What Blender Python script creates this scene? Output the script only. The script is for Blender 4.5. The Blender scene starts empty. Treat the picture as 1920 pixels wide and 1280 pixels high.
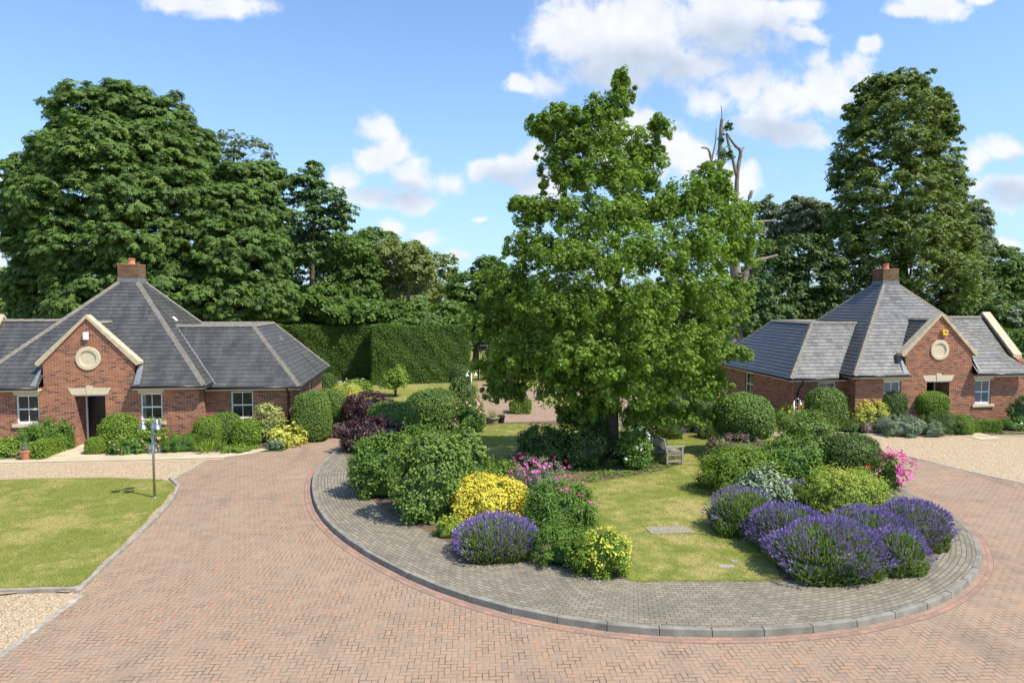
import bpy, math, random
import numpy as np
from mathutils import Vector, Matrix
R = math.radians
# ------------------------------------------------------------------ camera
F = 1280.0; CAMH = 5.85; YAW = R(7.1); PIT = math.atan((640-562)/F)
sc = bpy.context.scene
cam_d = bpy.data.cameras.new('camera'); cam = bpy.data.objects.new('camera', cam_d); sc.collection.objects.link(cam)
cam_d.sensor_width = 36.0; cam_d.lens = 36.0*F/1920.0; cam_d.clip_start = .1; cam_d.clip_end = 3000
cam.location = (0, 0, CAMH); cam.rotation_euler = (math.pi/2-PIT, 0, -YAW)
sc.camera = cam
FW = np.array([math.sin(YAW)*math.cos(PIT), math.cos(YAW)*math.cos(PIT), -math.sin(PIT)])
RT = np.array([math.cos(YAW), -math.sin(YAW), 0.0]); UP = np.cross(RT, FW); CP = np.array([0, 0, CAMH])
def ray(x, y): return FW + RT*(x-960)/F + UP*(640-y)/F
def G(x, y, z=0.0):
    r = ray(x, y); return CP + r*(z-CAMH)/r[2]
def PY(x, y, Y):
    r = ray(x, y); return CP + r*Y/r[1]
def depth(p): return float((np.array(p)-CP) @ FW)
# ------------------------------------------------------------------ light
SUN = Vector((1.23, -.86, 2.16)).normalized()
SUN_EL = math.asin(SUN.z); SUN_AZ = math.atan2(SUN.x, SUN.y)
sl = bpy.data.lights.new('sun', 'SUN'); sl.energy = 5.0; sl.angle = R(.53); sl.color = (1, .945, .83)
so = bpy.data.objects.new('sun', sl); sc.collection.objects.link(so)
so.rotation_euler = SUN.to_track_quat('Z', 'Y').to_euler()
sc.view_settings.view_transform = 'Standard'; sc.view_settings.look = 'None'
sc.view_settings.exposure = 0.36; sc.view_settings.gamma = 1
sc.cycles.max_bounces = 6; sc.cycles.diffuse_bounces = 3; sc.cycles.transparent_max_bounces = 4
SKY = .135
# node helper ---------------------------------------------------------------
class NT:
    def __init__(s, nt): s.nt = nt; s.n = nt.nodes; s.l = nt.links
    def node(s, t, **kw):
        n = s.n.new(t)
        for k, v in kw.items():
            if k[0] == 'i' and k[1:].isdigit(): s.set(n.inputs[int(k[1:])], v)
            elif k in n.inputs.keys() and not hasattr(n, k): s.set(n.inputs[k], v)
            else: setattr(n, k, v)
        return n
    def set(s, inp, v):
        if isinstance(v, bpy.types.NodeSocket): s.l.new(v, inp)
        elif isinstance(v, bpy.types.Node): s.l.new(v.outputs[0], inp)
        else: inp.default_value = v
    def m(s, op, a, b=0.0, c=None, clamp=False):
        n = s.n.new('ShaderNodeMath'); n.operation = op; n.use_clamp = clamp
        s.set(n.inputs[0], a); s.set(n.inputs[1], b)
        if c is not None: s.set(n.inputs[2], c)
        return n.outputs[0]
    def vm(s, op, a, b=(0, 0, 0), c=None, out=0):
        n = s.n.new('ShaderNodeVectorMath'); n.operation = op
        s.set(n.inputs[0], a); s.set(n.inputs[1], b)
        if c is not None: s.set(n.inputs[2], c)
        return n.outputs[out]
    def mix(s, f, a, b, mode='MIX'):
        n = s.n.new('ShaderNodeMix'); n.data_type = 'RGBA'; n.blend_type = mode
        s.set(n.inputs[0], f); s.set(n.inputs[6], a); s.set(n.inputs[7], b)
        return n.outputs[2]
    def ramp(s, f, stops, interp='LINEAR'):
        n = s.n.new('ShaderNodeValToRGB'); n.color_ramp.interpolation = interp
        e = n.color_ramp.elements
        while len(e) < len(stops): e.new(.5)
        for k, (p, c) in enumerate(stops):
            e[k].position = p; e[k].color = c if len(c) == 4 else (*c, 1)
        s.set(n.inputs[0], f); return n.outputs[0]
    def noise(s, vec, scale, detail=3, rough=.55, dist=0.0, out=0):
        n = s.n.new('ShaderNodeTexNoise'); s.set(n.inputs['Vector'], vec)
        n.inputs['Scale'].default_value = scale; n.inputs['Detail'].default_value = detail
        n.inputs['Roughness'].default_value = rough; n.inputs['Distortion'].default_value = dist
        return n.outputs[out]
    def rng(s, v, a, b, c=0.0, d=1.0, smooth=False):
        n = s.n.new('ShaderNodeMapRange'); n.interpolation_type = 'SMOOTHSTEP' if smooth else 'LINEAR'
        s.set(n.inputs[0], v)
        for i, q in enumerate((a, b, c, d)): s.set(n.inputs[i+1], q)
        return n.outputs[0]
def build_world():
    w = bpy.data.worlds.new('World'); sc.world = w; w.use_nodes = True
    t = NT(w.node_tree); t.n.clear()
    sky = t.node('ShaderNodeTexSky'); sky.sky_type = 'NISHITA'; sky.sun_disc = False
    sky.sun_elevation = SUN_EL; sky.sun_rotation = SUN_AZ; sky.altitude = 50
    sky.air_density = 1.0; sky.dust_density = .9; sky.ozone_density = 2.2
    tc = t.node('ShaderNodeTexCoord').outputs['Generated']
    sp = t.node('ShaderNodeSeparateXYZ', i0=tc)
    yy = t.m('MAXIMUM', sp.outputs[1], .02)
    cb = t.node('ShaderNodeCombineXYZ', i0=t.m('DIVIDE', sp.outputs[0], yy), i1=t.m('DIVIDE', sp.outputs[2], yy))
    uv = cb.outputs[0]
    warp = t.noise(uv, 7.0, 3, .55, out=1)
    uvw = t.vm('MULTIPLY_ADD', t.vm('SUBTRACT', warp, (.5, .5, .5)), (.08, .06, 0), uv)
    def field(blobs, k=1.28):
        cur = None
        for (x, y, rx, ry) in blobs:
            r = ray(x, y); u, v = r[0]/r[1], r[2]/r[1]
            a, b = F/(rx*k), F/(ry*k)
            q = t.vm('MULTIPLY_ADD', uvw, (a, b, 0), (-u*a, -v*b, 0))
            ln = t.vm('LENGTH', q, out=1)
            cur = ln if cur is None else t.m('SMOOTH_MIN', cur, ln, .12)
        return cur
    blobs = [(1090, 55, 110, 75), (1200, 60, 170, 120), (1330, 50, 150, 90), (1150, 130, 130, 50), (1290, 130, 120, 40), (1420, 30, 110, 50),
             (1040, 160, 48, 34), (985, 155, 40, 16), (1510, 60, 60, 20), (1490, 15, 90, 22), (1750, 10, 90, 32), (1690, 25, 50, 18), (1850, -5, 50, 18),
             (1470, 190, 120, 62), (1400, 175, 95, 50), (1540, 160, 80, 62), (1600, 125, 55, 36), (1640, 92, 30, 20), (1340, 205, 60, 32), (1520, 240, 60, 30),
             (1440, 240, 110, 36), (420, 5, 110, 26), (330, -5, 60, 22),
             (1880, 280, 60, 36), (1830, 300, 40, 36), (1900, 345, 110, 44), (1850, 340, 60, 28), (1900, 455, 60, 18), (1800, 385, 50, 10),
             (710, 240, 42, 32), (735, 285, 40, 50), (770, 330, 50, 50), (700, 300, 35, 26), (640, 345, 45, 30), (690, 380, 60, 26), (760, 385, 60, 18),
             (845, 350, 40, 30), (900, 320, 32, 28), (950, 320, 45, 34), (985, 300, 30, 30), (730, 430, 26, 20), (790, 445, 40, 16), (855, 475, 25, 12), (900, 413, 20, 8),
             (1240, 290, 80, 50), (1290, 310, 80, 50), (1210, 240, 60, 40), (1380, 350, 60, 40), (1160, 260, 60, 60), (1010, 350, 60, 40),
             (20, 300, 26, 22), (5, 330, 30, 16), (-10, 490, 30, 20), (1580, 330, 40, 6)]
    L = field(blobs)
    n1 = t.noise(uv, 12, 10, .64, .15); n2 = t.noise(uv, 3.2, 3, .5)
    d = t.m('ADD', t.m('SUBTRACT', 1.0, L), t.m('MULTIPLY', t.m('SUBTRACT', n1, .53), 2.3))
    dens = t.rng(d, .0, .6, 0, 1, True)
    front = t.rng(sp.outputs[1], .05, .15, 0, 1)
    dens = t.m('MULTIPLY', t.m('MULTIPLY', dens, front), .94)
    greyf = field([(1200, 140, 190, 70), (1380, 90, 150, 80), (1450, 250, 130, 40), (1900, 360, 90, 30), (960, 340, 70, 40), (1890, 310, 60, 20), (740, 370, 90, 30), (1060, 190, 30, 30)])
    grey = t.rng(t.m('ADD', t.m('SUBTRACT', 1.0, greyf), t.m('MULTIPLY', t.m('SUBTRACT', n2, .5), .9)), 0, .7, 0, 1, True)
    bump = t.rng(t.noise(uv, 24, 5, .6), .3, .7, .9, 1.05)
    ccol = t.mix(grey, (.76, .78, .81, 1), (.50, .57, .68, 1))
    ccol = t.vm('SCALE', ccol); ccol.node.inputs[3].default_value = 1; t.l.new(bump, ccol.node.inputs[3])
    # haze towards horizon and slightly paler blue
    hz = t.rng(sp.outputs[2], .0, .42, .42, .0, True)
    skyc = t.vm('SCALE', sky.outputs[0]); skyc.node.inputs[3].default_value = SKY
    skyc = t.mix(t.m('ADD', hz, .12), t.mix(1.0, skyc, (.98, 1.20, 1.42, 1), 'MULTIPLY'), (.42, .61, .82, 1))
    col = t.mix(dens, skyc, ccol)
    bg = t.node('ShaderNodeBackground', i0=col, i1=1.0)
    out = t.node('ShaderNodeOutputWorld'); t.l.new(bg.outputs[0], out.inputs[0])
build_world()
# ------------------------------------------------------------------ mesh helpers
COL = sc.collection
def uvauto(me):
    nv = len(me.vertices); nl = len(me.loops)
    co = np.empty(nv*3); me.vertices.foreach_get('co', co); co = co.reshape(-1, 3)
    uvl = me.uv_layers.new(name='UVMap'); uv = np.zeros((nl, 2))
    for p in me.polygons:
        n = p.normal
        if abs(n.z) > .98: t = Vector((1, 0, 0)); b = Vector((0, 1, 0))
        else:
            t = Vector((-n.y, n.x, 0)).normalized(); b = n.cross(t)
        for li in p.loop_indices:
            v = co[me.loops[li].vertex_index]
            uv[li] = (v[0]*t.x+v[1]*t.y+v[2]*t.z, v[0]*b.x+v[1]*b.y+v[2]*b.z)
    uvl.data.foreach_set('uv', uv.ravel())
class MB:
    def __init__(s): s.v = []; s.f = []
    def poly(s, pts):
        k = len(s.v); s.v += [tuple(p) for p in pts]; s.f.append(tuple(range(k, k+len(pts)))); return s
    def box(s, x0, x1, y0, y1, z0, z1):
        return s.hexa([(x0, y0, z0), (x1, y0, z0), (x1, y1, z0), (x0, y1, z0), (x0, y0, z1), (x1, y0, z1), (x1, y1, z1), (x0, y1, z1)])
    def hexa(s, p):
        k = len(s.v); s.v += [tuple(q) for q in p]
        for f in ((0, 3, 2, 1), (4, 5, 6, 7), (0, 1, 5, 4), (1, 2, 6, 5), (2, 3, 7, 6), (3, 0, 4, 7)): s.f.append(tuple(k+i for i in f))
        return s
    def bar(s, a, b, w, h, up=(0, 0, 1)):
        a = Vector(a); b = Vector(b); d = (b-a).normalized(); u = Vector(up)
        r = d.cross(u).normalized(); u = r.cross(d).normalized()
        r = r*w/2; u = u*h/2
        return s.hexa([a-r-u, a+r-u, b+r-u, b-r-u, a-r+u, a+r+u, b+r+u, b-r+u])
    def prism(s, pts, off):
        """closed polygon pts extruded by off"""
        off = Vector(off); n = len(pts); k = len(s.v)
        s.v += [tuple(p) for p in pts]+[tuple(Vector(p)+off) for p in pts]
        s.f.append(tuple(range(k, k+n))); s.f.append(tuple(range(k+2*n-1, k+n-1, -1)))
        for i in range(n):
            j = (i+1) % n; s.f.append((k+j, k+i, k+n+i, k+n+j))
        return s
    def tube(s, pts, rad, sides=8, cap=True):
        pts = [Vector(p) for p in pts]; n = len(pts); k = len(s.v)
        rr = rad if hasattr(rad, '__len__') else [rad]*n
        ref = Vector((.31, .17, .93))
        for i, p in enumerate(pts):
            d = (pts[min(i+1, n-1)]-pts[max(i-1, 0)]).normalized()
            a = d.cross(ref if abs(d.dot(ref)) < .97 else Vector((1, 0, 0))).normalized(); b = d.cross(a)
            for q in range(sides):
                t = 2*math.pi*q/sides; s.v.append(tuple(p+(a*math.cos(t)+b*math.sin(t))*rr[i]))
        for i in range(n-1):
            for q in range(sides):
                r = (q+1) % sides
                s.f.append((k+i*sides+q, k+i*sides+r, k+(i+1)*sides+r, k+(i+1)*sides+q))
        if cap:
            s.f.append(tuple(k+q for q in range(sides-1, -1, -1))); s.f.append(tuple(k+(n-1)*sides+q for q in range(sides)))
        return s
    def lathe(s, prof, c=(0, 0, 0), sides=16):
        k = len(s.v); n = len(prof)
        for (r, z) in prof:
            for q in range(sides):
                t = 2*math.pi*q/sides; s.v.append((c[0]+r*math.cos(t), c[1]+r*math.sin(t), c[2]+z))
        for i in range(n-1):
            for q in range(sides):
                r = (q+1) % sides; s.f.append((k+i*sides+q, k+i*sides+r, k+(i+1)*sides+r, k+(i+1)*sides+q))
        return s
    def build(s, name, mat, parent=None, smooth=False, recalc=True, uv=True, bevel=0):
        me = bpy.data.meshes.new(name); me.from_pydata(s.v, [], s.f)
        if recalc:
            import bmesh
            b = bmesh.new(); b.from_mesh(me); bmesh.ops.recalc_face_normals(b, faces=b.faces); b.to_mesh(me); b.free()
        me.update()
        if uv: uvauto(me)
        if smooth: me.polygons.foreach_set('use_smooth', [True]*len(me.polygons))
        me.materials.append(mat)
        o = bpy.data.objects.new(name, me); COL.objects.link(o)
        if parent is not None:
            o.parent = parent; o.matrix_parent_inverse = Matrix.Translation(-parent.location)
        if bevel:
            m = o.modifiers.new('bevel', 'BEVEL'); m.width = bevel; m.segments = 2; m.limit_method = 'ANGLE'
        return o
def tag(o, label=None, cat=None, group=None, kind=None):
    if label: o['label'] = label
    if cat: o['category'] = cat
    if group: o['group'] = group
    if kind: o['kind'] = kind
    return o
def empty(name, loc, label, cat, group=None, kind=None):
    o = bpy.data.objects.new(name, None); o.location = loc; o.empty_display_size = .2; COL.objects.link(o)
    return tag(o, label, cat, group, kind)
def npmesh(name, v, f, mat, parent=None, var=None, smooth=False):
    """v (n,3) f (m,4) numpy quads"""
    me = bpy.data.meshes.new(name); v = np.asarray(v, dtype=np.float32); f = np.asarray(f, dtype=np.int32)
    me.vertices.add(len(v)); me.vertices.foreach_set('co', v.ravel())
    m, k = f.shape
    me.loops.add(m*k); me.loops.foreach_set('vertex_index', f.ravel())
    me.polygons.add(m); me.polygons.foreach_set('loop_start', np.arange(m, dtype=np.int32)*k)
    if var is not None:
        a = me.attributes.new('var', 'FLOAT', 'POINT'); a.data.foreach_set('value', np.asarray(var, dtype=np.float32))
    me.update(calc_edges=True); me.validate()
    me.polygons.foreach_set('use_smooth', np.full(m, smooth))
    me.materials.append(mat)
    o = bpy.data.objects.new(name, me); COL.objects.link(o)
    if parent is not None:
        o.parent = parent; o.matrix_parent_inverse = Matrix.Translation(-parent.location)
    return o
# ------------------------------------------------------------------ materials
def newmat(name):
    m = bpy.data.materials.new(name); m.use_nodes = True; t = NT(m.node_tree); t.n.clear()
    b = t.node('ShaderNodeBsdfPrincipled'); o = t.node('ShaderNodeOutputMaterial'); t.l.new(b.outputs[0], o.inputs[0])
    return m, t, b
def obj_co(t): return t.node('ShaderNodeTexCoord').outputs['Object']
def pos(t): return t.node('ShaderNodeNewGeometry').outputs['Position']
def uvc(t): return t.node('ShaderNodeTexCoord').outputs['UV']
def bump(t, b, h, st=.3, dist=.01):
    n = t.node('ShaderNodeBump'); n.inputs['Strength'].default_value = st; n.inputs['Distance'].default_value = dist
    t.l.new(h, n.inputs['Height']); t.l.new(n.outputs[0], b.inputs['Normal'])
def simple(name, col, rough=.5, metal=0, spec=.5, nz=.12, scale=8, bs=0.0):
    m, t, b = newmat(name); n = t.noise(pos(t), scale, 5, .6)
    c = t.mix(t.rng(n, .25, .75), tuple(x*(1-nz) for x in col)+(1,), tuple(min(1, x*(1+nz)) for x in col)+(1,))
    t.l.new(c, b.inputs['Base Color']); b.inputs['Roughness'].default_value = rough; b.inputs['Metallic'].default_value = metal
    b.inputs['Specular IOR Level'].default_value = spec
    if bs: bump(t, b, t.noise(pos(t), scale*6, 4), bs, .01)
    return m
def brick_mat(name, stops, mortar=(.50, .43, .34), bw=.225, rh=.075, ms=.011, dirt=.35):
    m, t, b = newmat(name)
    br = t.node('ShaderNodeTexBrick'); t.l.new(uvc(t), br.inputs['Vector'])
    br.inputs['Color1'].default_value = (0, 0, 0, 1); br.inputs['Color2'].default_value = (1, 1, 1, 1); br.inputs['Mortar'].default_value = (.5, .5, .5, 1)
    br.inputs['Scale'].default_value = 1; br.inputs['Brick Width'].default_value = bw; br.inputs['Row Height'].default_value = rh
    br.inputs['Mortar Size'].default_value = ms/2; br.inputs['Mortar Smooth'].default_value = .2
    # extra jitter per brick so that the ramp gets its full width
    col = t.ramp(br.outputs['Color'], stops)
    big = t.noise(pos(t), .55, 4, .6); fine = t.noise(pos(t), 30, 4, .6)
    col = t.mix(t.rng(big, .35, .7, 0, dirt), col, (.17, .055, .03, 1), 'MIX')
    col = t.mix(t.rng(fine, .3, .7, 0, .3), col, (.10, .05, .035, 1))
    col = t.mix(br.outputs['Fac'], col, (*mortar, 1))
    t.l.new(col, b.inputs['Base Color']); b.inputs['Roughness'].default_value = .9; b.inputs['Specular IOR Level'].default_value = .15
    h = t.m('ADD', t.m('MULTIPLY', t.m('SUBTRACT', 1, br.outputs['Fac']), 1.0), t.m('MULTIPLY', fine, .3))
    bump(t, b, h, .6, .012); return m
BR = [(0, (.10, .06, .05)), (.08, (.16, .075, .05)), (.24, (.31, .12, .062)), (.65, (.41, .15, .07)), (1, (.52, .20, .095))]
M_BRICK = brick_mat('red brick', BR)
M_BRICK2 = brick_mat('brown chimney brick', [(0, (.10, .065, .035)), (.5, (.18, .12, .06)), (1, (.26, .18, .095))], mortar=(.2, .16, .11), dirt=.5)
def slate_mat(name, tint, rough):
    m, t, b = newmat(name)
    br = t.node('ShaderNodeTexBrick'); t.l.new(uvc(t), br.inputs['Vector'])
    br.inputs['Color1'].default_value = (0, 0, 0, 1); br.inputs['Color2'].default_value = (1, 1, 1, 1); br.inputs['Mortar'].default_value = (0, 0, 0, 1)
    br.inputs['Scale'].default_value = 1; br.inputs['Brick Width'].default_value = .33; br.inputs['Row Height'].default_value = .21
    br.inputs['Mortar Size'].default_value = .007; br.inputs['Mortar Smooth'].default_value = .1
    u = uvc(t)
    streak = t.noise(t.vm('MULTIPLY', u, (1, .25, 1)), 2.2, 5, .65)
    lich = t.noise(pos(t), 14, 6, .7)
    c = t.ramp(br.outputs['Color'], [(0, tuple(x*.85 for x in tint)), (.5, tint), (1, tuple(x*1.18 for x in tint))])
    c = t.mix(t.rng(streak, .38, .72, 0, .55, True), c, (tint[0]*2.3, tint[1]*2.25, tint[2]*2.1, 1))
    c = t.mix(t.rng(lich, .62, .75, 0, .5), c, (.30, .30, .27, 1))
    c = t.mix(t.m('MULTIPLY', br.outputs['Fac'], .8), c, (.015, .015, .016, 1))
    t.l.new(c, b.inputs['Base Color'])
    t.l.new(t.rng(t.m('ADD', t.m('MULTIPLY', br.outputs['Color'], .4), t.m('MULTIPLY', streak, .6)), .2, .8, rough-.07, rough+.1), b.inputs['Roughness'])
    b.inputs['Specular IOR Level'].default_value = .62
    h = t.m('ADD', t.m('SUBTRACT', 1, br.outputs['Fac']), t.m('ADD', t.m('MULTIPLY', br.outputs['Color'], .6), t.m('MULTIPLY', lich, .5)))
    bump(t, b, h, .35, .008); return m
M_SLATE = slate_mat('grey slate', (.062, .059, .055), .34)
M_RIDGE = simple('weathered ridge tile', (.19, .165, .13), .9, nz=.4, scale=9, bs=.4)
M_STONE = simple('buff cast stone', (.62, .52, .35), .8, nz=.08, scale=5, bs=.1)
M_COPING = simple('weathered stone coping', (.50, .41, .27), .85, nz=.3, scale=6, bs=.3)
M_WHITE = simple('white painted timber', (.80, .79, .75), .4, nz=.03)
M_CREAM = simple('cream painted fascia', (.74, .70, .56), .5, nz=.05)
M_GUTTER = simple('black plastic gutter', (.016, .016, .017), .35)
M_LEAD = simple('lead flashing', (.17, .18, .19), .6, nz=.2, scale=5)
M_POT = simple('terracotta', (.50, .19, .10), .8, nz=.15, scale=12, bs=.2)
M_DOOR = simple('black painted door', (.010, .010, .012), .25)
M_DARK = simple('dark interior', (.02, .02, .02), .8)
M_STEEL = simple('brushed steel', (.45, .435, .41), .38, metal=1)
M_IRON = simple('black painted iron', (.012, .012, .013), .5)
M_YELLOW = simple('yellow alarm cover', (.80, .52, .03), .4)
M_BLUE = simple('dark blue alarm emblem', (.05, .04, .25), .4)
M_SOIL = simple('bare garden soil', (.13, .085, .055), .95, nz=.5, scale=5, bs=.9)
M_BARK = simple('brown bark', (.105, .08, .058), .95, nz=.45, scale=7, bs=.9)
M_DEAD = simple('grey dead bark', (.22, .18, .14), .95, nz=.35, scale=5, bs=.9)
M_TEAK = simple('weathered grey teak', (.34, .30, .235), .8, nz=.2, scale=9, bs=.2)
M_SLEEPER = simple('weathered timber edging', (.30, .265, .22), .9, nz=.35, scale=4, bs=.5)
def glass_mat(name, col, col2):
    m, t, b = newmat(name); n = t.noise(pos(t), 1.2, 2)
    t.l.new(t.mix(t.rng(n, .4, .6), (*col, 1), (*col2, 1)), b.inputs['Base Color'])
    b.inputs['Roughness'].default_value = .04; b.inputs['Specular IOR Level'].default_value = .5; return m
M_GLASS = glass_mat('window glass', (.012, .016, .016), (.03, .04, .035))
M_GLASS2 = glass_mat('window glass with blind', (.13, .16, .17), (.18, .21, .215))
M_CURTAIN = glass_mat('glass over a pale curtain', (.22, .27, .22), (.10, .13, .11))
def herring():
    m, t, b = newmat('red herringbone paving'); p = pos(t)
    mp = t.node('ShaderNodeMapping', i0=p); mp.inputs['Rotation'].default_value = (0, 0, R(4)); mp.inputs['Scale'].default_value = (10, 10, 10)
    wob = t.vm('MULTIPLY_ADD', t.vm('SUBTRACT', t.noise(p, 1.3, 2, out=1), (.5, .5, .5)), (.5, .5, 0), mp.outputs[0])
    s = t.node('ShaderNodeSeparateXYZ', i0=wob); x, y = s.outputs[0], s.outputs[1]
    i = t.m('FLOOR', x); j = t.m('FLOOR', y); fx = t.m('SUBTRACT', x, i); fy = t.m('SUBTRACT', y, j)
    k = t.m('FLOOR', t.m('ADD', t.m('FLOORED_MODULO', t.m('SUBTRACT', i, j), 4), .5))
    H = t.m('LESS_THAN', k, 1.5); V = t.m('SUBTRACT', 1, H); k3 = t.m('SUBTRACT', 3, k)
    lo = t.m('ADD', t.m('MULTIPLY', H, t.m('ADD', fx, k)), t.m('MULTIPLY', V, t.m('ADD', fy, k3)))
    sh = t.m('ADD', t.m('MULTIPLY', H, fy), t.m('MULTIPLY', V, fx))
    e = t.m('MINIMUM', t.m('MINIMUM', sh, t.m('SUBTRACT', 1, sh)), t.m('MINIMUM', lo, t.m('SUBTRACT', 2, lo)))
    ids = t.node('ShaderNodeCombineXYZ', i0=t.m('SUBTRACT', i, t.m('MULTIPLY', H, k)), i1=t.m('SUBTRACT', j, t.m('MULTIPLY', V, k3)), i2=H)
    wn = t.node('ShaderNodeTexWhiteNoise', i0=ids.outputs[0]); wn.noise_dimensions = '3D'
    col = t.ramp(wn.outputs[0], [(0, (.27, .20, .15)), (.1, (.33, .225, .155)), (.3, (.325, .222, .15)), (.65, (.35, .235, .155)), (.9, (.378, .248, .163)), (1, (.40, .22, .135))])
    big = t.noise(p, .35, 5, .6); mid = t.noise(p, 1.6, 5, .65); fine = t.noise(p, 60, 3, .6)
    col = t.mix(t.rng(big, .42, .72, 0, .55, True), col, (.40, .285, .195, 1))
    col = t.mix(t.rng(mid, .55, .78, 0, .5, True), col, (.23, .185, .135, 1))
    col = t.mix(t.rng(t.noise(t.vm('MULTIPLY', p, (1, .35, 1)), .9, 5, .6), .54, .70, 0, .5, True), col, (.20, .15, .11, 1))
    col = t.mix(t.rng(fine, .3, .75, 0, .28), col, (.20, .14, .11, 1))
    g = t.rng(e, .045, .12, 1, 0, True)
    g2 = t.m('MULTIPLY', g, t.rng(t.noise(p, 3, 3), .3, .6, .45, .95))
    col = t.mix(g2, col, t.mix(t.rng(t.noise(p, 2.5, 4), .4, .6), (.085, .065, .042, 1), (.26, .205, .145, 1)))
    t.l.new(col, b.inputs['Base Color']); b.inputs['Roughness'].default_value = .85; b.inputs['Specular IOR Level'].default_value = .25
    h = t.m('ADD', t.m('MULTIPLY', t.rng(e, .02, .12), 1.0), t.m('ADD', t.m('MULTIPLY', wn.outputs[0], .35), t.m('MULTIPLY', fine, .25)))
    bump(t, b, h, .6, .008); return m
M_PAVE = herring()
def sett(name, stops, bw, rh, ms, mortar, use='UV', grime=(.12, .11, .09)):
    m, t, b = newmat(name); br = t.node('ShaderNodeTexBrick'); t.l.new(uvc(t), br.inputs['Vector'])
    br.inputs['Color1'].default_value = (0, 0, 0, 1); br.inputs['Color2'].default_value = (1, 1, 1, 1)
    br.inputs['Scale'].default_value = 1; br.inputs['Brick Width'].default_value = bw; br.inputs['Row Height'].default_value = rh
    br.inputs['Mortar Size'].default_value = ms; br.inputs['Mortar Smooth'].default_value = .3
    p = pos(t); c = t.ramp(br.outputs['Color'], stops)
    mid = t.noise(p, .9, 6, .65); fine = t.noise(p, 45, 4, .6)
    c = t.mix(t.rng(mid, .45, .75, 0, .7, True), c, (*grime, 1)); c = t.mix(t.rng(fine, .35, .8, 0, .35), c, (.10, .095, .08, 1))
    c = t.mix(t.m('MULTIPLY', br.outputs['Fac'], t.rng(t.noise(p, 2, 3), .3, .6, .6, 1)), c, (*mortar, 1))
    t.l.new(c, b.inputs['Base Color']); b.inputs['Roughness'].default_value = .9; b.inputs['Specular IOR Level'].default_value = .2
    h = t.m('ADD', t.m('SUBTRACT', 1, br.outputs['Fac']), t.m('ADD', t.m('MULTIPLY', br.outputs['Color'], .3), t.m('MULTIPLY', fine, .4)))
    bump(t, b, h, .6, .008); return m
M_GREYP = sett('grey block paving', [(0, (.215, .182, .132)), (.5, (.26, .222, .162)), (1, (.31, .265, .195))], .2, .1, .008, (.075, .063, .045))
M_REDROW = sett('red edging bricks', [(0, (.28, .18, .13)), (1, (.42, .24, .17))], .2, .1, .004, (.14, .10, .07), grime=(.25, .18, .14))
M_KERB = simple('concrete kerb', (.22, .205, .165), .9, nz=.4, scale=3, bs=.3)
M_SETTS = sett('pale edging setts', [(0, (.36, .33, .28)), (1, (.5, .46, .4))], .2, .2, .008, (.2, .16, .12))
M_SLAB = sett('cream paving slabs', [(0, (.50, .41, .27)), (1, (.60, .50, .34))], .6, .45, .004, (.3, .24, .16), grime=(.42, .34, .23))
def gravel():
    m, t, b = newmat('golden gravel'); p = pos(t)
    v = t.node('ShaderNodeTexVoronoi'); v.inputs['Scale'].default_value = 38; t.l.new(p, v.inputs['Vector'])
    s = t.node('ShaderNodeSeparateXYZ', i0=v.outputs['Color'])
    c = t.ramp(s.outputs[0], [(0, (.26, .17, .09)), (.25, (.43, .31, .175)), (.6, (.56, .42, .255)), (1, (.72, .61, .44))])
    c = t.mix(t.rng(v.outputs['Distance'], .35, .8, 0, .75), c, (.16, .10, .06, 1))
    c = t.mix(t.rng(t.noise(p, .8, 4), .4, .7, 0, .3), c, (.42, .32, .21, 1))
    t.l.new(c, b.inputs['Base Color']); b.inputs['Roughness'].default_value = .85; b.inputs['Specular IOR Level'].default_value = .3
    bump(t, b, t.m('SUBTRACT', 1, v.outputs['Distance']), .8, .012); return m
M_GRAVEL = gravel()
def lawn(name, g1, g2, dry, lo, hi):
    m, t, b = newmat(name); p = pos(t)
    big = t.noise(p, .45, 5, .6, .4); mid = t.noise(p, 2.2, 6, .7); fi = t.noise(t.vm('MULTIPLY', p, (1, .6, 1)), 34, 5, .7)
    c = t.mix(t.rng(mid, .35, .7), (*g1, 1), (*g2, 1))
    c = t.mix(t.rng(t.m('ADD', t.m('MULTIPLY', big, .6), t.m('MULTIPLY', mid, .4)), lo, hi, 0, .85, True), c, (*dry, 1))
    c = t.mix(t.rng(fi, .35, .75, .0, .55), c, tuple(x*.42 for x in g1)+(1,))
    t.l.new(c, b.inputs['Base Color']); b.inputs['Roughness'].default_value = .95; b.inputs['Specular IOR Level'].default_value = .1
    bump(t, b, t.m('ADD', fi, t.m('MULTIPLY', mid, .5)), .9, .03); return m
M_LAWN = lawn('mown lawn', (.175, .21, .04), (.28, .29, .065), (.50, .39, .17), .45, .62)
M_LAWN2 = lawn('far lawn', (.20, .21, .05), (.28, .27, .07), (.38, .32, .13), .45, .65)
M_GROUND = lawn('rough ground', (.07, .10, .025), (.11, .13, .035), (.15, .14, .06), .5, .7)
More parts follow.
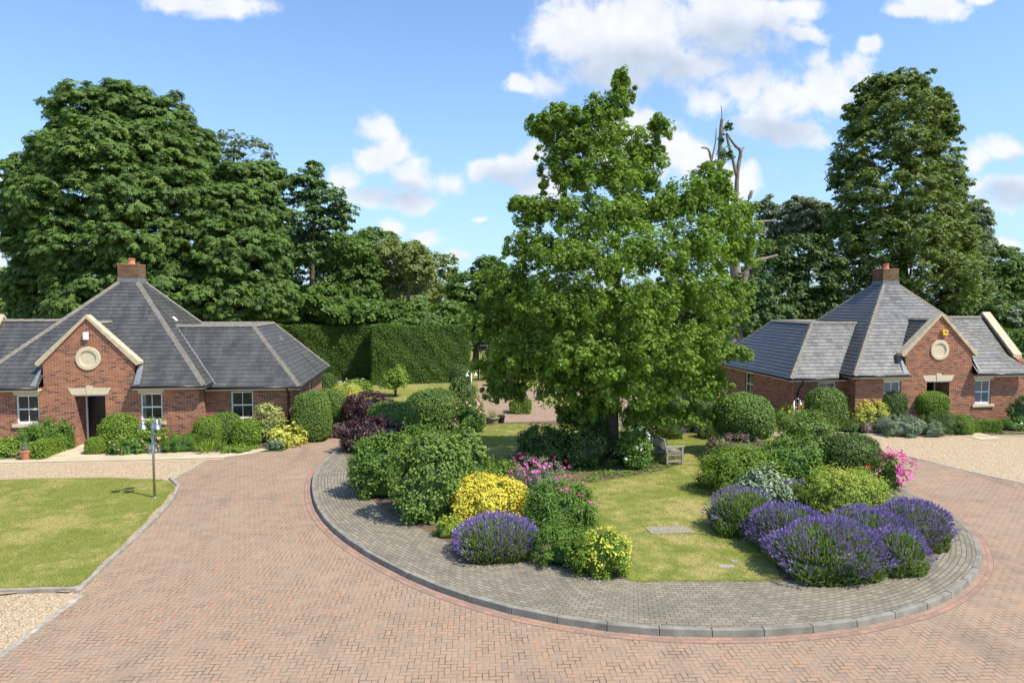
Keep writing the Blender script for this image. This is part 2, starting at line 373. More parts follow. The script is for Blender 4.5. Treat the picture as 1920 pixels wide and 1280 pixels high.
def leafmat(name, dark, light, trans=.3, rough=.5, spec=.35, hue=None):
    m, t, b = newmat(name)
    a = t.node('ShaderNodeAttribute'); a.attribute_name = 'var'; a.attribute_type = 'GEOMETRY'
    st = [(0, dark), (1, light)] if hue is None else [(0, dark), (.6, light), (1, hue)]
    c = t.ramp(a.outputs['Fac'], st)
    t.l.new(c, b.inputs['Base Color']); b.inputs['Roughness'].default_value = rough; b.inputs['Specular IOR Level'].default_value = spec
    tr = t.node('ShaderNodeBsdfTranslucent'); t.l.new(t.mix(1.0, c, (1.25, 1.3, .55, 1), 'MULTIPLY'), tr.inputs[0])
    mx = t.node('ShaderNodeMixShader'); mx.inputs[0].default_value = trans
    t.l.new(b.outputs[0], mx.inputs[1]); t.l.new(tr.outputs[0], mx.inputs[2])
    out = [n for n in t.n if n.type == 'OUTPUT_MATERIAL'][0]; t.l.new(mx.outputs[0], out.inputs[0]); return m
def petal(name, dark, light): return leafmat(name, dark, light, .25, .6, .2)
ML = {
 'oak': leafmat('oak leaves', (.085, .145, .02), (.28, .42, .05), .36),
 'chest': leafmat('chestnut leaves', (.045, .092, .018), (.185, .285, .05), .28),
 'oak2': leafmat('far oak leaves', (0.057, 0.113, 0.033), (0.151, 0.238, 0.059), .2),
 'lime': leafmat('lime leaves', (.065, .105, .02), (.26, .33, .07), .3),
 'mid': leafmat('woodland leaves', (.052, .10, .02), (.18, .30, .045), .28),
 'willow': leafmat('willow leaves', (.15, .19, .05), (.34, .38, .12), .3),
 'silver': leafmat('silvery willow leaves', (.12, .155, .085), (.33, .38, .23), .25),
 'sparse': leafmat('olive leaves', (0.095, 0.121, 0.041), (0.203, 0.230, 0.081), .3),
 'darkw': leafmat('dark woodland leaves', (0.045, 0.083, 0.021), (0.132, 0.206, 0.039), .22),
 'cypress': leafmat('cypress hedge foliage', (.052, .105, .016), (.17, .265, .035), .3),
 'box': leafmat('box leaves', (0.089, 0.156, 0.020), (0.276, 0.386, 0.042), .25),
 'clip': leafmat('clipped shrub leaves', (0.061, 0.121, 0.023), (0.229, 0.332, 0.058), .22),
 'shrub': leafmat('garden shrub leaves', (0.053, 0.119, 0.021), (0.211, 0.338, 0.045), .3),
 'bright': leafmat('bright green leaves', (.09, .16, .02), (.30, .42, .05), .32),
 'lowg': leafmat('yellow green leaves', (0.162, 0.243, 0.027), (0.540, 0.581, 0.068), .3),
 'gold': leafmat('golden leaves', (.38, .34, .03), (.85, .74, .10), .25),
 'gold2': leafmat('yellow variegated leaves', (.20, .24, .03), (.74, .68, .13), .25),
 'purple': leafmat('purple leaves', (0.024, 0.011, 0.014), (0.115, 0.038, 0.041), .15, .4, .5),
 'grey': leafmat('grey green leaves', (0.105, 0.156, 0.086), (0.297, 0.369, 0.218), .15),
 'yew': leafmat('dark yew foliage', (0.039, 0.082, 0.022), (0.157, 0.235, 0.041), .2),
 'lavg': leafmat('lavender foliage', (0.088, 0.145, 0.041), (0.299, 0.406, 0.095), .25),
 'greyb': leafmat('brownish grey foliage', (0.121, 0.095, 0.074), (0.270, 0.203, 0.162), .1),
 'pieris': leafmat('pieris leaves', (0.121, 0.189, 0.027), (0.432, 0.513, 0.081), .3, hue=(0.567, 0.297, 0.095)),
 'varieg': leafmat('cream edged leaves', (0.135, 0.203, 0.041), (0.567, 0.594, 0.216), .3, hue=(0.513, 0.270, 0.121)),
 'grass': leafmat('grass blades', (.22, .25, .045), (.48, .44, .13), .35),
}
MF = {'purple': petal('purple lavender flowers', (.17, .11, .36), (.42, .31, .66)),
      'pale': petal('pale lavender flowers', (.20, .15, .32), (.42, .35, .58)),
      'magenta': petal('magenta petals', (.50, .05, .28), (.85, .20, .55)),
      'white': petal('white petals', (.7, .7, .6), (.9, .9, .82)), 'pink': petal('pink petals', (.62, .25, .30), (.85, .50, .52)),
      'red': petal('red petals', (.6, .02, .02), (.85, .05, .04)), 'orange': petal('orange petals', (.8, .15, .05), (.9, .3, .1)),
      'lime': petal('yellow green flowers', (.45, .45, .05), (.75, .72, .10))}
# ------------------------------------------------------------------ foliage engine
def T_leaf(w=.3, fold=.1, n=1):
    return np.array([[0, 0, 0], [w, .45, fold], [0, 1, -.05], [-w, .45, fold]], float)
def T_rosette(n=5, w=.24, tilt=.45):
    out = []
    for k in range(n):
        a = 2*math.pi*k/n; L = T_leaf(w, .05).copy(); c, s = math.cos(tilt), math.sin(tilt)
        y = L[:, 1]*c - L[:, 2]*s; z = L[:, 1]*s + L[:, 2]*c; x = L[:, 0]
        out.append(np.stack([x*math.cos(a)-y*math.sin(a), x*math.sin(a)+y*math.cos(a), z], 1))
    return np.concatenate(out)
TL = {'leaf': T_leaf(), 'narrow': T_leaf(.14, .05), 'blade': T_leaf(.045, .0), 'ros': T_rosette(), 'ros4': T_rosette(4, .3, .3), 'ros7': T_rosette(6, .2, -.25), 'petal': T_rosette(4, .45, .25)}
def unit(a): return a/np.maximum(np.linalg.norm(a, axis=-1, keepdims=True), 1e-9)
def place(tmpl, Pn, Nn, S, rg, along=None):
    """instances of a template: local z -> Nn, or local y -> along"""
    n = len(Pn)
    rnd = rg.normal(size=(n, 3))
    if along is None:
        z = unit(Nn); x = unit(np.cross(rnd, z)); y = np.cross(z, x)
    else:
        y = unit(along); z = unit(Nn - (Nn*y).sum(1, keepdims=True)*y); x = np.cross(y, z)
    T = tmpl[None]*np.asarray(S).reshape(-1, 1, 1)
    V = Pn[:, None, :] + T[..., 0:1]*x[:, None, :] + T[..., 1:2]*y[:, None, :] + T[..., 2:3]*z[:, None, :]
    k = tmpl.shape[0]
    return V.reshape(-1, 3), k
def quads(nv): return np.arange(nv).reshape(-1, 4)
def lumps(d, rg, n=7, freq=4.0):
    a = np.zeros(len(d))
    for _ in range(n):
        w = rg.normal(size=3)*freq; a += np.cos(d @ w + rg.uniform(0, 6.28))
    return a/math.sqrt(n)
def mean_rng(seed): return np.random.default_rng(seed)
def crown(name, lobes, mat, parent, seed, leaf=.16, tmpl='ros', clump=.30, per=26, cover=1.0, squash=.6, droop=.0, inner=.5, lo=.0, hi=1.0, dome=True, sprig=.15, drop=.0, tight=1.0):
    """lobes: list of (centre, (rx,ry,rz)); leaf clumps spread over and inside the lobes"""
    rg = mean_rng(seed); PP = []; NN = []; VV = []; Cs = np.array([l[0] for l in lobes]); Rs = np.array([l[1] for l in lobes])
    for li, (c, r) in enumerate(lobes):
        c = np.array(c); r = np.array(r); mr = float(np.mean(r)); cr = clump*(mr**.5)*1.25
        area = 4*math.pi*mr*mr
        n = max(5, int(cover*area/(math.pi*cr*cr*.55)))
        d = unit(rg.normal(size=(n, 3))); d = d[(d[:, 2] > -.75)]
        rad = 1.0 - rg.uniform(0, 1, len(d))**1.6*inner
        rad = rad*(1+.10*lumps(d, rg, 6, 3.2))
        sp = rg.uniform(0, 1, len(d)) < sprig
        rad = np.where(sp, rg.uniform(1.02, 1.22, len(d)), rad)
        cc = c + r*d*rad[:, None]
        # drop clumps deep inside another lobe
        q = np.linalg.norm((cc[:, None, :]-Cs[None])/Rs[None], axis=2); q[:, li] = 9
        keep = (q.min(1) > .62) & (rg.uniform(0, 1, len(cc)) >= drop); cc = cc[keep]; dd = d[keep]; sp = sp[keep]
        if not len(cc): continue
        m = per; crs = cr*rg.uniform(.55, 1.3, len(cc))*np.where(sp, .55, 1)*tight
        e = unit(rg.normal(size=(len(cc), m, 3))); e[..., 2] = np.where(e[..., 2] < (-.3 if dome else -9), -e[..., 2], e[..., 2])
        rr = rg.uniform(.25, 1, (len(cc), m, 1))**.6
        off = e*rr*crs[:, None, None]; off[..., 2] *= squash
        off[..., 2] -= droop*(off[..., 0]**2+off[..., 1]**2)/np.maximum(crs[:, None], .01)
        P = cc[:, None, :]+off
        N = e*.75 + np.array([0, 0, .55]) + dd[:, None, :]*.35 + rg.normal(size=e.shape)*.38
        v = rg.uniform(.0, 1, (len(cc), 1))*.45 + rg.uniform(0, 1, (len(cc), m))*.55
        PP.append(P.reshape(-1, 3)); NN.append(N.reshape(-1, 3)); VV.append(v.ravel())
    P = np.concatenate(PP); N = np.concatenate(NN); v = np.concatenate(VV)
    k = P[:, 2] > .25; P, N, v = P[k], N[k], v[k]
    S = leaf*rg.uniform(.65, 1.25, len(P)); T = TL[tmpl]
    V, k = place(T, P, N, S, rg)
    return npmesh(name, V, quads(len(V)), mat, parent, np.repeat(np.clip(v*(hi-lo)+lo, 0, 1), k))
def limbs(mb, base, r0, tips, rg, fork=.45, sides=7):
    b = Vector(base)
    for tp in tips:
        tp = Vector(tp); L = (tp-b).length
        mid = b.lerp(tp, fork) + Vector((rg.normal()*.06, rg.normal()*.06, .08))*L
        q = b.lerp(mid, .5)+Vector((0, 0, .03*L))
        r = r0*rg.uniform(.35, .6)
        mb.tube([b, q, mid, mid.lerp(tp, .5)+Vector((rg.normal()*.03*L, 0, .02*L)), tp], [r, r*.8, r*.55, r*.35, r*.12], sides, cap=False)
CNT = {}
def tree(name, label, px, Y, lobes, mat, trunk_r, seed, group=None, cat='tree', bark=M_BARK, base=None, top=None, depthf=.95, spread=.25, nlimb=14, lean=0, **kw):
    """lobes in photo pixels at distance Y: (x, y, rx, ry[, shift back in metres])"""
    rg = mean_rng(seed+77)
    bp = PY(px, 700, Y) if base is None else np.array(base); bx, by = float(bp[0]), float(bp[1])
    root = empty(name, (bx, by, 0), label, cat, group)
    L = []
    for l in lobes:
        sh = l[4] if len(l) > 4 else rg.uniform(-1, 1)*spread*l[2]*Y/F*2
        p = PY(l[0], l[1], Y+sh); s = depth(p)/F
        L.append(((p[0], p[1], p[2]), (l[2]*s, max(l[2]*s*depthf, .4), l[3]*s)))
    crown('crown', L, ML[mat], root, seed, **kw)
    zt = max(c[2]+r[2]*.4 for c, r in L) if top is None else top
    mb = MB(); n = 9; pts = []; rad = []
    tx = np.mean([c[0] for c, r in L if c[2] > zt*.6] or [bx]); ty = np.mean([c[1] for c, r in L])
    for i in range(n):
        f = i/(n-1); pts.append((bx+(tx-bx)*f**1.5+rg.normal()*.03*f*zt*.2, by+(ty-by)*f**1.5, zt*f)); rad.append(trunk_r*((1-f)*.92+.08)*(1+.5*max(0, .12-f)*4))
    mb.tube(pts, rad, 10)
    for i in range(nlimb):
        c, r = L[rg.integers(len(L))]; f = min(.85, max(.22, (c[2]-r[2]*.9)/zt)); k = f*(n-1); a = int(k)
        p = Vector(pts[a]).lerp(Vector(pts[min(a+1, n-1)]), k-a)
        tip = np.array(c)+np.array(r)*unit(rg.normal(size=3))*.75
        limbs(mb, p, trunk_r*(1-f)*.9, [tip], rg)
    mb.build('trunk', bark, root, smooth=True, uv=False)
    return root
def shell(cx, cy, rx, ry, h, p, z0, rg, n, amp, freq, low=4.5):
    """points + normals on a superellipsoid mound standing on z0 (centre at 45% height)"""
    d = unit(rg.normal(size=(n, 3)))
    hz = h*.5; cz = z0+h*.5
    pp = np.where(d[:, 2] < 0, max(p, low), p) if low else np.full(n, float(p))
    s = (np.abs(d[:, 0])**pp+np.abs(d[:, 1])**pp+np.abs(d[:, 2])**pp)**(-1/pp)
    q = d*s[:, None]; lm = 1+amp*lumps(d, rg, 8, freq)
    P = q*lm[:, None]*np.array([rx, ry, hz])+np.array([cx, cy, cz])
    N = unit(np.sign(d)*np.abs(q)**(pp[:, None]-1)/np.array([rx, ry, hz]))
    return P, N, lm
def shrub(name, label, cx, base, w, top, mat='shrub', kind='loose', cat='shrub', group=None, leaf=.06, p=2.3, amp=.07, freq=4, dens=1.0, seed=None, dr=.85, h=None,
          flowers=None, nfl=0, fls=.05, shoots=0, tmpl=None, core=.70, stem=False, zlift=0, fl_low=.2, z0=0.0, lo=0, hi=1, fl_side=None):
    seed = seed or (int(cx)*31+int(base)*7); rg = mean_rng(seed)
    fr = G(cx, base, z0); s = depth(fr)/F; rx = w/2*s*1.05; ry = rx*dr
    hd = unit(np.array([fr[0], fr[1]])); c = np.array([fr[0], fr[1]])+hd*ry*.9
    r = ray(cx, top); t = np.hypot(*c)/np.hypot(r[0], r[1]); z = CAMH+r[2]*t
    # the top of a rounded mound is seen slightly above its rim
    h = max(.12, z-z0)*1.0 if h is None else h
    root = empty(name, (c[0], c[1], z0), label, cat, group)
    hh = h-zlift; zz = z0+zlift
    area = 2*math.pi*((rx*ry+rx*hh*.5+ry*hh*.5)/3)*2
    low = 0 if zlift else 4.5
    if kind == 'lav':
        n = int(area*900*dens); P, N, lm = shell(c[0], c[1], rx*.9, ry*.9, hh*.92, 2.1, zz-hh*.1, rg, n, amp, freq, low)
        k = (P[:, 2] > zz+.02); P, N = P[k], N[k]
        al = unit(N*.8+np.array([0, 0, .75])+rg.normal(size=N.shape)*.22)
        V, kk = place(TL['narrow'], P-al*.10, N+rg.normal(size=N.shape)*.6, .16*rg.uniform(.7, 1.3, len(P)), rg, al)
        cv, cf = core_mesh(c, rx*.82, ry*.82, hh*.84, 2.1, zz-hh*.08, rg)
        f = np.concatenate([quads(len(V)), cf+len(V)]); var = np.concatenate([np.repeat(rg.uniform(0, 1, len(P)), kk), np.full(len(cv), .15)])
        npmesh('foliage', np.concatenate([V, cv]), f, ML[mat], root, var)
        n = int(area*520*dens*(nfl or 1)); P, N, lm = shell(c[0], c[1], rx*.93, ry*.93, hh*.93, 2.1, zz-hh*.08, rg, n, amp, freq, low)
        patch = lumps(P*.9, rg, 6, 2.6)+lumps(P, rg, 5, 7)*.5
        keep = (P[:, 2] > zz+hh*fl_low*rg.uniform(.3, 1.6, n)) & (rg.uniform(0, 1, n) < np.clip(.95+patch*.7, .2, 1)); P, N = P[keep], N[keep]
        al = unit(N*.75+np.array([0, 0, .65])+rg.normal(size=N.shape)*.24)
        L = rg.uniform(.06, .17, len(P))
        st = P; tip = P+al*L[:, None]
        V1, k1 = place(T_leaf(.16, .02), tip, N, rg.uniform(.055, .10, len(P)), rg, al)
        V2, k2 = place(T_leaf(.16, .02), tip, np.cross(al, N)+1e-3, rg.uniform(.055, .10, len(P)), rg, al)
        vv = rg.uniform(0, 1, len(P))
        npmesh('flower_spikes', np.concatenate([V1, V2]), quads(len(V1)+len(V2)), MF[flowers or 'purple'], root, np.concatenate([np.repeat(vv, 4), np.repeat(vv, 4)]))
        V, kk = place(T_leaf(.02, 0), st, N, L*1.3, rg, al)
        npmesh('stems', V, quads(len(V)), ML['lavg'], root, np.repeat(rg.uniform(.4, 1, len(P)), kk))
        return root
    if kind == 'clip':
        n = int(area/(leaf*leaf)*6.5*dens); P, N, lm = shell(c[0], c[1], rx*.97, ry*.97, hh, p, zz, rg, n, amp, freq, low)
        P = P-N*rg.uniform(-.2*leaf, leaf*1.6, (len(P), 1))+N*leaf*.0; N2 = N*.9+rg.normal(size=N.shape)*.5+np.array([0, 0, .2])
        T = TL[tmpl or 'leaf']; V, kk = place(T, P, N2, leaf*rg.uniform(.7, 1.4, len(P)), rg)
        cl = lumps(N, rg, 6, 5)*.12
        var = np.clip(rg.uniform(0, 1, len(P))*.8+.1+cl, 0, 1)
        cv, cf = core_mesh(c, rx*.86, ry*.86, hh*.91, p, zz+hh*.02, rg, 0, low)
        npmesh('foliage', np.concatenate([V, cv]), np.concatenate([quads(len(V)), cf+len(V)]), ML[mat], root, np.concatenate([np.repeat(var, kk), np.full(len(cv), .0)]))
    elif kind == 'strap':
        n = int(70*dens*max(1, rx*ry*4)); a = rg.uniform(0, 6.28, n); q = rg.uniform(0, 1, n)**.5
        P = np.stack([c[0]+rx*.8*q*np.cos(a), c[1]+ry*.8*q*np.sin(a), np.full(n, zz)], 1)
        al = unit(np.stack([np.cos(a)*q*.6, np.sin(a)*q*.6, np.ones(n)], 1)+rg.normal(size=(n, 3))*.2)
        V, kk = place(T_leaf(.055, .01), P, rg.normal(size=(n, 3)), hh*rg.uniform(.7, 1.15, n), rg, al)
        npmesh('foliage', V, quads(len(V)), ML[mat], root, np.repeat(rg.uniform(lo, hi, n), kk))
    else:
        amp *= 1.3
        # loose: clumps of leaves on a lumpy mound, plus shoots
        ncl = int(max(20, area*19*min(dens, 1.3))); P, N, lm = shell(c[0], c[1], rx*.9, ry*.9, hh*.93, p, zz, rg, ncl, amp, freq, low)
        if kind == 'airy': P = P-N*rg.uniform(0, .5, (len(P), 1))*np.array([rx, ry, hh*.5])
        k = P[:, 2] > zz+.03; P, N = P[k], N[k]
        m = int(46*(.06/leaf)**1.1*(1 if kind == 'loose' else .5)*(1.7 if tmpl == 'narrow' else 1))+4
        cr = max(.13, leaf*2.5); e = unit(rg.normal(size=(len(P), m, 3))); off = e*rg.uniform(.1, 1, (len(P), m, 1))*cr
        Q = (P[:, None]+off).reshape(-1, 3)
        NN = (e*.5+N[:, None]*.7+np.array([0, 0, .45])+rg.normal(size=e.shape)*.4).reshape(-1, 3)
        var = (rg.uniform(0, 1, (len(P), 1))*.35+rg.uniform(0, 1, (len(P), m))*.65).ravel()
        k = Q[:, 2] > zz+.01; Q, NN, var = Q[k], NN[k], var[k]
        if hi != 1 or lo: var = lo+var*(hi-lo)
        if mat in ('pieris', 'varieg'): var = np.clip(var*.62+np.clip((Q[:, 2]-zz)/hh-.75, 0, 1)*1.6*rg.uniform(0, 1, len(Q)), 0, 1)
        T = TL[tmpl or 'leaf']; V, kk = place(T, Q, NN, leaf*rg.uniform(.75, 1.5, len(Q)), rg)
        vs = [V]; fs = [quads(len(V))]; va = [np.repeat(var, kk)]; nv = len(V)
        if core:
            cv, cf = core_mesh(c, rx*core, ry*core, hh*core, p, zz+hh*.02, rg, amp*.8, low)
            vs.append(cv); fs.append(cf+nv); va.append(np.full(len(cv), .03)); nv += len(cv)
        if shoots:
            S, SN, _ = shell(c[0], c[1], rx*.85, ry*.85, hh*.9, p, zz, rg, shoots, amp, freq, low); k = S[:, 2] > zz+hh*.3; S, SN = S[k], SN[k]
            al = unit(SN*.5+np.array([0, 0, .9])+rg.normal(size=SN.shape)*.2); LL = rg.uniform(.15, .38, len(S))*min(1.2, hh)
            for j in range(7):
                q = S+al*(LL*(j+1)/7)[:, None]
                V, kk = place(T_leaf(.26), q, rg.normal(size=q.shape)+al, leaf*rg.uniform(.8, 1.3, len(q)), rg, unit(rg.normal(size=q.shape)*.8+al*.5))
                vs.append(V); fs.append(quads(len(V))+nv); va.append(np.repeat(rg.uniform(.4, 1, len(q)), kk)); nv += len(V)
        npmesh('foliage', np.concatenate(vs), np.concatenate(fs), ML[mat], root, np.concatenate(va))
    if flowers and nfl:
        Pf, Nf, _ = shell(c[0], c[1], rx*1.0, ry*1.0, hh*1.0, p, zz, rg, nfl*4, amp, freq, low)
        k = Pf[:, 2] > zz+hh*max(fl_low, .25)
        if fl_side is not None: k &= (Pf[:, 0]-c[0])*fl_side > -rx*.1
        Pf, Nf = Pf[k][:nfl], Nf[k][:nfl]
        # flowers come as small heads of petals
        j = rg.integers(3, 6); Q = (Pf[:, None]+rg.normal(size=(len(Pf), j, 3))*fls*.8).reshape(-1, 3)+np.array([0, 0, fls*.8])
        V, kk = place(TL['petal'], Q, np.repeat(Nf, j, 0)+np.array([0, 0, .6])+rg.normal(size=Q.shape)*.4, fls*rg.uniform(.6, 1.2, len(Q)), rg)
        npmesh('flowers', V, quads(len(V)), MF[flowers], root, np.repeat(rg.uniform(0, 1, len(Q)), kk))
    if stem:
        mb = MB()
        for _ in range(6):
            a = rg.uniform(0, 6.28); q = rg.uniform(.1, .5)
            mb.tube([(c[0]+rg.normal()*.1*rx, c[1]+rg.normal()*.1*rx, z0-.05), (c[0]+rx*q*.5*math.cos(a), c[1]+ry*q*.5*math.sin(a), zz*.6+z0*.4+hh*.1), (c[0]+rx*q*math.cos(a), c[1]+ry*q*math.sin(a), zz+hh*.5)], [.035, .028, .015], 6)
        mb.build('stems', M_BARK, root, smooth=True, uv=False)
    return root
def core_mesh(c, rx, ry, h, p, z0, rg, amp=0.0, low=4.5, nu=20, nv=12):
    th = np.linspace(0, 2*np.pi, nu, endpoint=False); ph = np.linspace(-np.pi/2+.02, np.pi/2-.02, nv)
    T, Pp = np.meshgrid(th, ph); d = np.stack([np.cos(Pp)*np.cos(T), np.cos(Pp)*np.sin(T), np.sin(Pp)], -1).reshape(-1, 3)
    pp = np.where(d[:, 2] < 0, max(p, low), p)[:, None] if low else np.full((len(d), 1), float(p)); s = (np.abs(d)**pp).sum(1)**(-1/pp[:, 0]); q = d*s[:, None]*(1+amp*lumps(d, rg, 5, 3))[:, None]
    V = q*np.array([rx, ry, h*.5])+np.array([c[0], c[1], z0+h*.5]); f = []
    for i in range(nv-1):
        for j in range(nu): k = (j+1) % nu; f.append((i*nu+j, i*nu+k, (i+1)*nu+k, (i+1)*nu+j))
    return V, np.array(f)
def hedge_block(name, label, pts, w, h, mat='box', leaf=.05, group=None, z0=0, seed=5, dens=1.0, cat='hedge', rag=.03, top='flat'):
    """straight clipped hedge along pts[0]->pts[1] (ground), width w to the left"""
    rg = mean_rng(seed); a = np.array(pts[0][:2]); b = np.array(pts[1][:2]); L = np.linalg.norm(b-a); d = (b-a)/L; nrm = np.array([-d[1], d[0]])
    root = empty(name, (*((a+b)/2), z0), label, cat, group)
    def surf(n, face):
        u = rg.uniform(0, L, n); v = rg.uniform(0, h, n); s = rg.uniform(0, w, n)
        if face == 0: q = (u, np.zeros(n), v, (0, -1, 0))
        elif face == 1: q = (u, np.full(n, w), v, (0, 1, 0))
        elif face == 2: q = (u, s, np.full(n, h), (0, 0, 1))
        elif face == 3: q = (np.zeros(n), s, v, (-1, 0, 0))
        else: q = (np.full(n, L), s, v, (1, 0, 0))
        return q
    PP = []; NN = []
    for face, ar in enumerate((L*h, L*h, L*w, w*h, w*h)):
        n = int(ar/(leaf*leaf)*3.2*dens)
        if n < 1: continue
        u, s, v, nn = surf(n, face)
        und = rag*(1.6*np.sin(u*.55+seed+v*.4)*np.cos(u*.23+1)+np.sin(u*2.1+seed)+np.sin(v*3.3+u*1.1)+np.sin(u*5.3+v*4.1))
        P = np.stack([a[0]+d[0]*u+nrm[0]*s, a[1]+d[1]*u+nrm[1]*s, z0+v], 1)
        N = np.array([d[0]*nn[0]+nrm[0]*nn[1], d[1]*nn[0]+nrm[1]*nn[1], nn[2]])
        P = P+N*(und[:, None]+rg.uniform(-leaf, leaf*.6, (n, 1)))
        # soften the edges
        N = np.repeat(N[None], n, 0); PP.append(P); NN.append(N)
    P = np.concatenate(PP); N = np.concatenate(NN)
    N2 = N*1.0+rg.normal(size=N.shape)*.5+np.array([0, 0, .25])
    V, kk = place(TL['leaf'], P, N2, leaf*rg.uniform(.8, 1.8, len(P)), rg)
    i = leaf*1.2
    c3 = [(a[0]+d[0]*uu+nrm[0]*ss, a[1]+d[1]*uu+nrm[1]*ss, zz) for zz in (z0, z0+h-i) for (uu, ss) in ((i, i), (L-i, i), (L-i, w-i), (i, w-i))]
    cf = np.array([(0, 3, 2, 1), (4, 5, 6, 7), (0, 1, 5, 4), (1, 2, 6, 5), (2, 3, 7, 6), (3, 0, 4, 7)])
    var = np.clip(rg.uniform(0, 1, len(P))*.85+.1*np.sin(P[:, 0]*1.7+P[:, 2]*2.3), 0, 1)
    npmesh('foliage', np.concatenate([V, np.array(c3)]), np.concatenate([quads(len(V)), cf+len(V)]), ML[mat], root, np.concatenate([np.repeat(var, kk), np.full(8, .0)]))
    return root
# ------------------------------------------------------------------ ground and paving
def sheet(name, pts, z, mat, kind='structure'):
    mb = MB(); mb.poly([(p[0], p[1], z) for p in pts]); o = mb.build(name, mat)
    if o.data.polygons[0].normal.z < 0: o.data.flip_normals()
    o['kind'] = kind; return o
def gp(pts, z=0.0): return [tuple(G(x, y, z)[:2]) for x, y in pts]
def smooth(pts, n=6, closed=False):
    P = [np.array(p, float) for p in pts]; out = []
    m = len(P)
    for i in range(m if closed else m-1):
        p0 = P[(i-1) % m] if closed or i > 0 else P[0]; p1 = P[i]; p2 = P[(i+1) % m]; p3 = P[(i+2) % m] if closed or i+2 < m else P[-1]
        for k in range(n):
            t = k/n; out.append(.5*((2*p1)+(-p0+p2)*t+(2*p0-5*p1+4*p2-p3)*t*t+(-p0+3*p1-3*p2+p3)*t**3))
    if not closed: out.append(P[-1])
    return [tuple(p) for p in out]
def resample(pts, step):
    P = np.array(pts); seg = np.linalg.norm(np.diff(P, axis=0), axis=1); s = np.concatenate([[0], np.cumsum(seg)]); n = max(2, int(round(s[-1]/step)))
    q = np.linspace(0, s[-1], n+1); return np.stack([np.interp(q, s, P[:, i]) for i in range(2)], 1), q
def normals(P):
    d = np.gradient(P, axis=0); d /= np.linalg.norm(d, axis=1, keepdims=True); return np.stack([-d[:, 1], d[:, 0]], 1)
def strip(name, P, off0, off1, z, mat, slope=0.0, kind='structure', rows=1):
    """paved strip beside a line, UV = arc length x offset"""
    N = normals(P); s = np.concatenate([[0], np.cumsum(np.linalg.norm(np.diff(P, axis=0), axis=1))])
    me = bpy.data.meshes.new(name); v = []; f = []; uv = []
    offs = np.linspace(off0, off1, rows+1)
    for o in offs:
        for i in range(len(P)): v.append((*(P[i]+N[i]*o), z)); uv.append((s[i], o))
    n = len(P)
    for r in range(rows):
        for i in range(n-1): f.append((r*n+i, r*n+i+1, (r+1)*n+i+1, (r+1)*n+i))
    me.from_pydata(v, [], f); u = me.uv_layers.new(name='UVMap')
    for l in me.loops: u.data[l.index].uv = uv[l.vertex_index]
    me.update(); me.materials.append(mat)
    if me.polygons[0].normal.z < 0: me.flip_normals()
    o = bpy.data.objects.new(name, me); COL.objects.link(o); o['kind'] = kind; return o
sheet('ground', [(-500, -60), (500, -60), (500, 900), (-500, 900)], -.03, M_GROUND)
sheet('lawn', [(-40, 27.6), (45, 27.6), (45, 70), (-40, 70)], -.008, M_LAWN2)
sheet('road', [(-60, -20), (60, -20), (60, 27.0), (-60, 27.0)], 0, M_PAVE)
sheet('road', [(-5.6, 27.0), (16.5, 27.0), (15, 31.8), (-4.4, 31.8)], .0, M_PAVE)
IZ = .12
kerb_px = [(720, 797), (668, 822), (632, 842), (603, 864), (586, 890), (584, 920), (594, 952), (620, 985), (663, 1019), (720, 1052), (800, 1090), (900, 1124), (1000, 1149), (1130, 1170), (1250, 1180), (1350, 1182), (1450, 1180), (1560, 1171), (1660, 1154), (1745, 1130), (1805, 1098), (1838, 1062), (1841, 1030), (1825, 996), (1785, 963), (1722, 930), (1672, 908)]
kw = gp(kerb_px, IZ)+[(14.3, 21.6), (13.4, 24.4), (12.4, 27.4), (11.6, 30), (11.2, 31.8)]
KP, _ = resample(smooth(kw, 8), .915)
KF, _ = resample(smooth(kw, 8), .15)
ring_in = KF+normals(KF)*.13
core = list(map(tuple, ring_in))
sheet('path', core, IZ-.001, M_SOIL)
strip('pavement', KF, .13, 2.55, IZ+.003, M_GREYP, rows=8)
strip('road_edge', KF, -.21, -.006, .005, M_REDROW)
mb = MB(); N = normals(KP); rg = mean_rng(3)
for i in range(len(KP)-1):
    d = KP[i+1]-KP[i]; u = d/np.linalg.norm(d)*.005; dz = rg.normal()*.0035; w0 = rg.normal()*.0015
    a, b, na, nb = KP[i]+u, KP[i+1]-u, N[i], N[i+1]
    a = a+na*w0; b = b+nb*w0
    mb.hexa([(*a, -.05), (*b, -.05), (*(b+nb*.128), -.05), (*(a+na*.128), -.05), (*(a+na*.02), IZ+.006+dz), (*(b+nb*.02), IZ+.006+dz), (*(b+nb*.126), IZ+.006+dz), (*(a+na*.126), IZ+.006+dz)])
ko = mb.build('kerb', M_KERB, bevel=.012); ko['kind'] = 'structure'
island_lawn = gp([(1172, 1082), (1250, 1089), (1350, 1089), (1462, 1084), (1500, 1040), (1430, 960), (1500, 900), (1480, 830), (1340, 808), (1130, 799), (905, 799), (895, 870), (960, 900), (1090, 960), (1140, 1010)], IZ)
ILs = smooth(island_lawn, 5, True)
sheet('lawn', ILs, IZ+.009, M_LAWN)
sheet('flower_bed', gp([(648, 846), (662, 905), (728, 962), (800, 996), (850, 1022), (880, 1045), (1000, 1053), (1174, 1086), (1160, 1030), (1090, 960), (960, 900), (900, 870), (900, 800), (760, 800)], IZ), IZ+.006, M_SOIL)
sheet('flower_bed', gp([(1462, 1084), (1560, 1096), (1640, 1090), (1740, 1060), (1775, 1000), (1740, 960), (1660, 915), (1600, 870), (1560, 830), (1480, 830), (1500, 900), (1430, 960)], IZ), IZ+.013, M_SOIL)
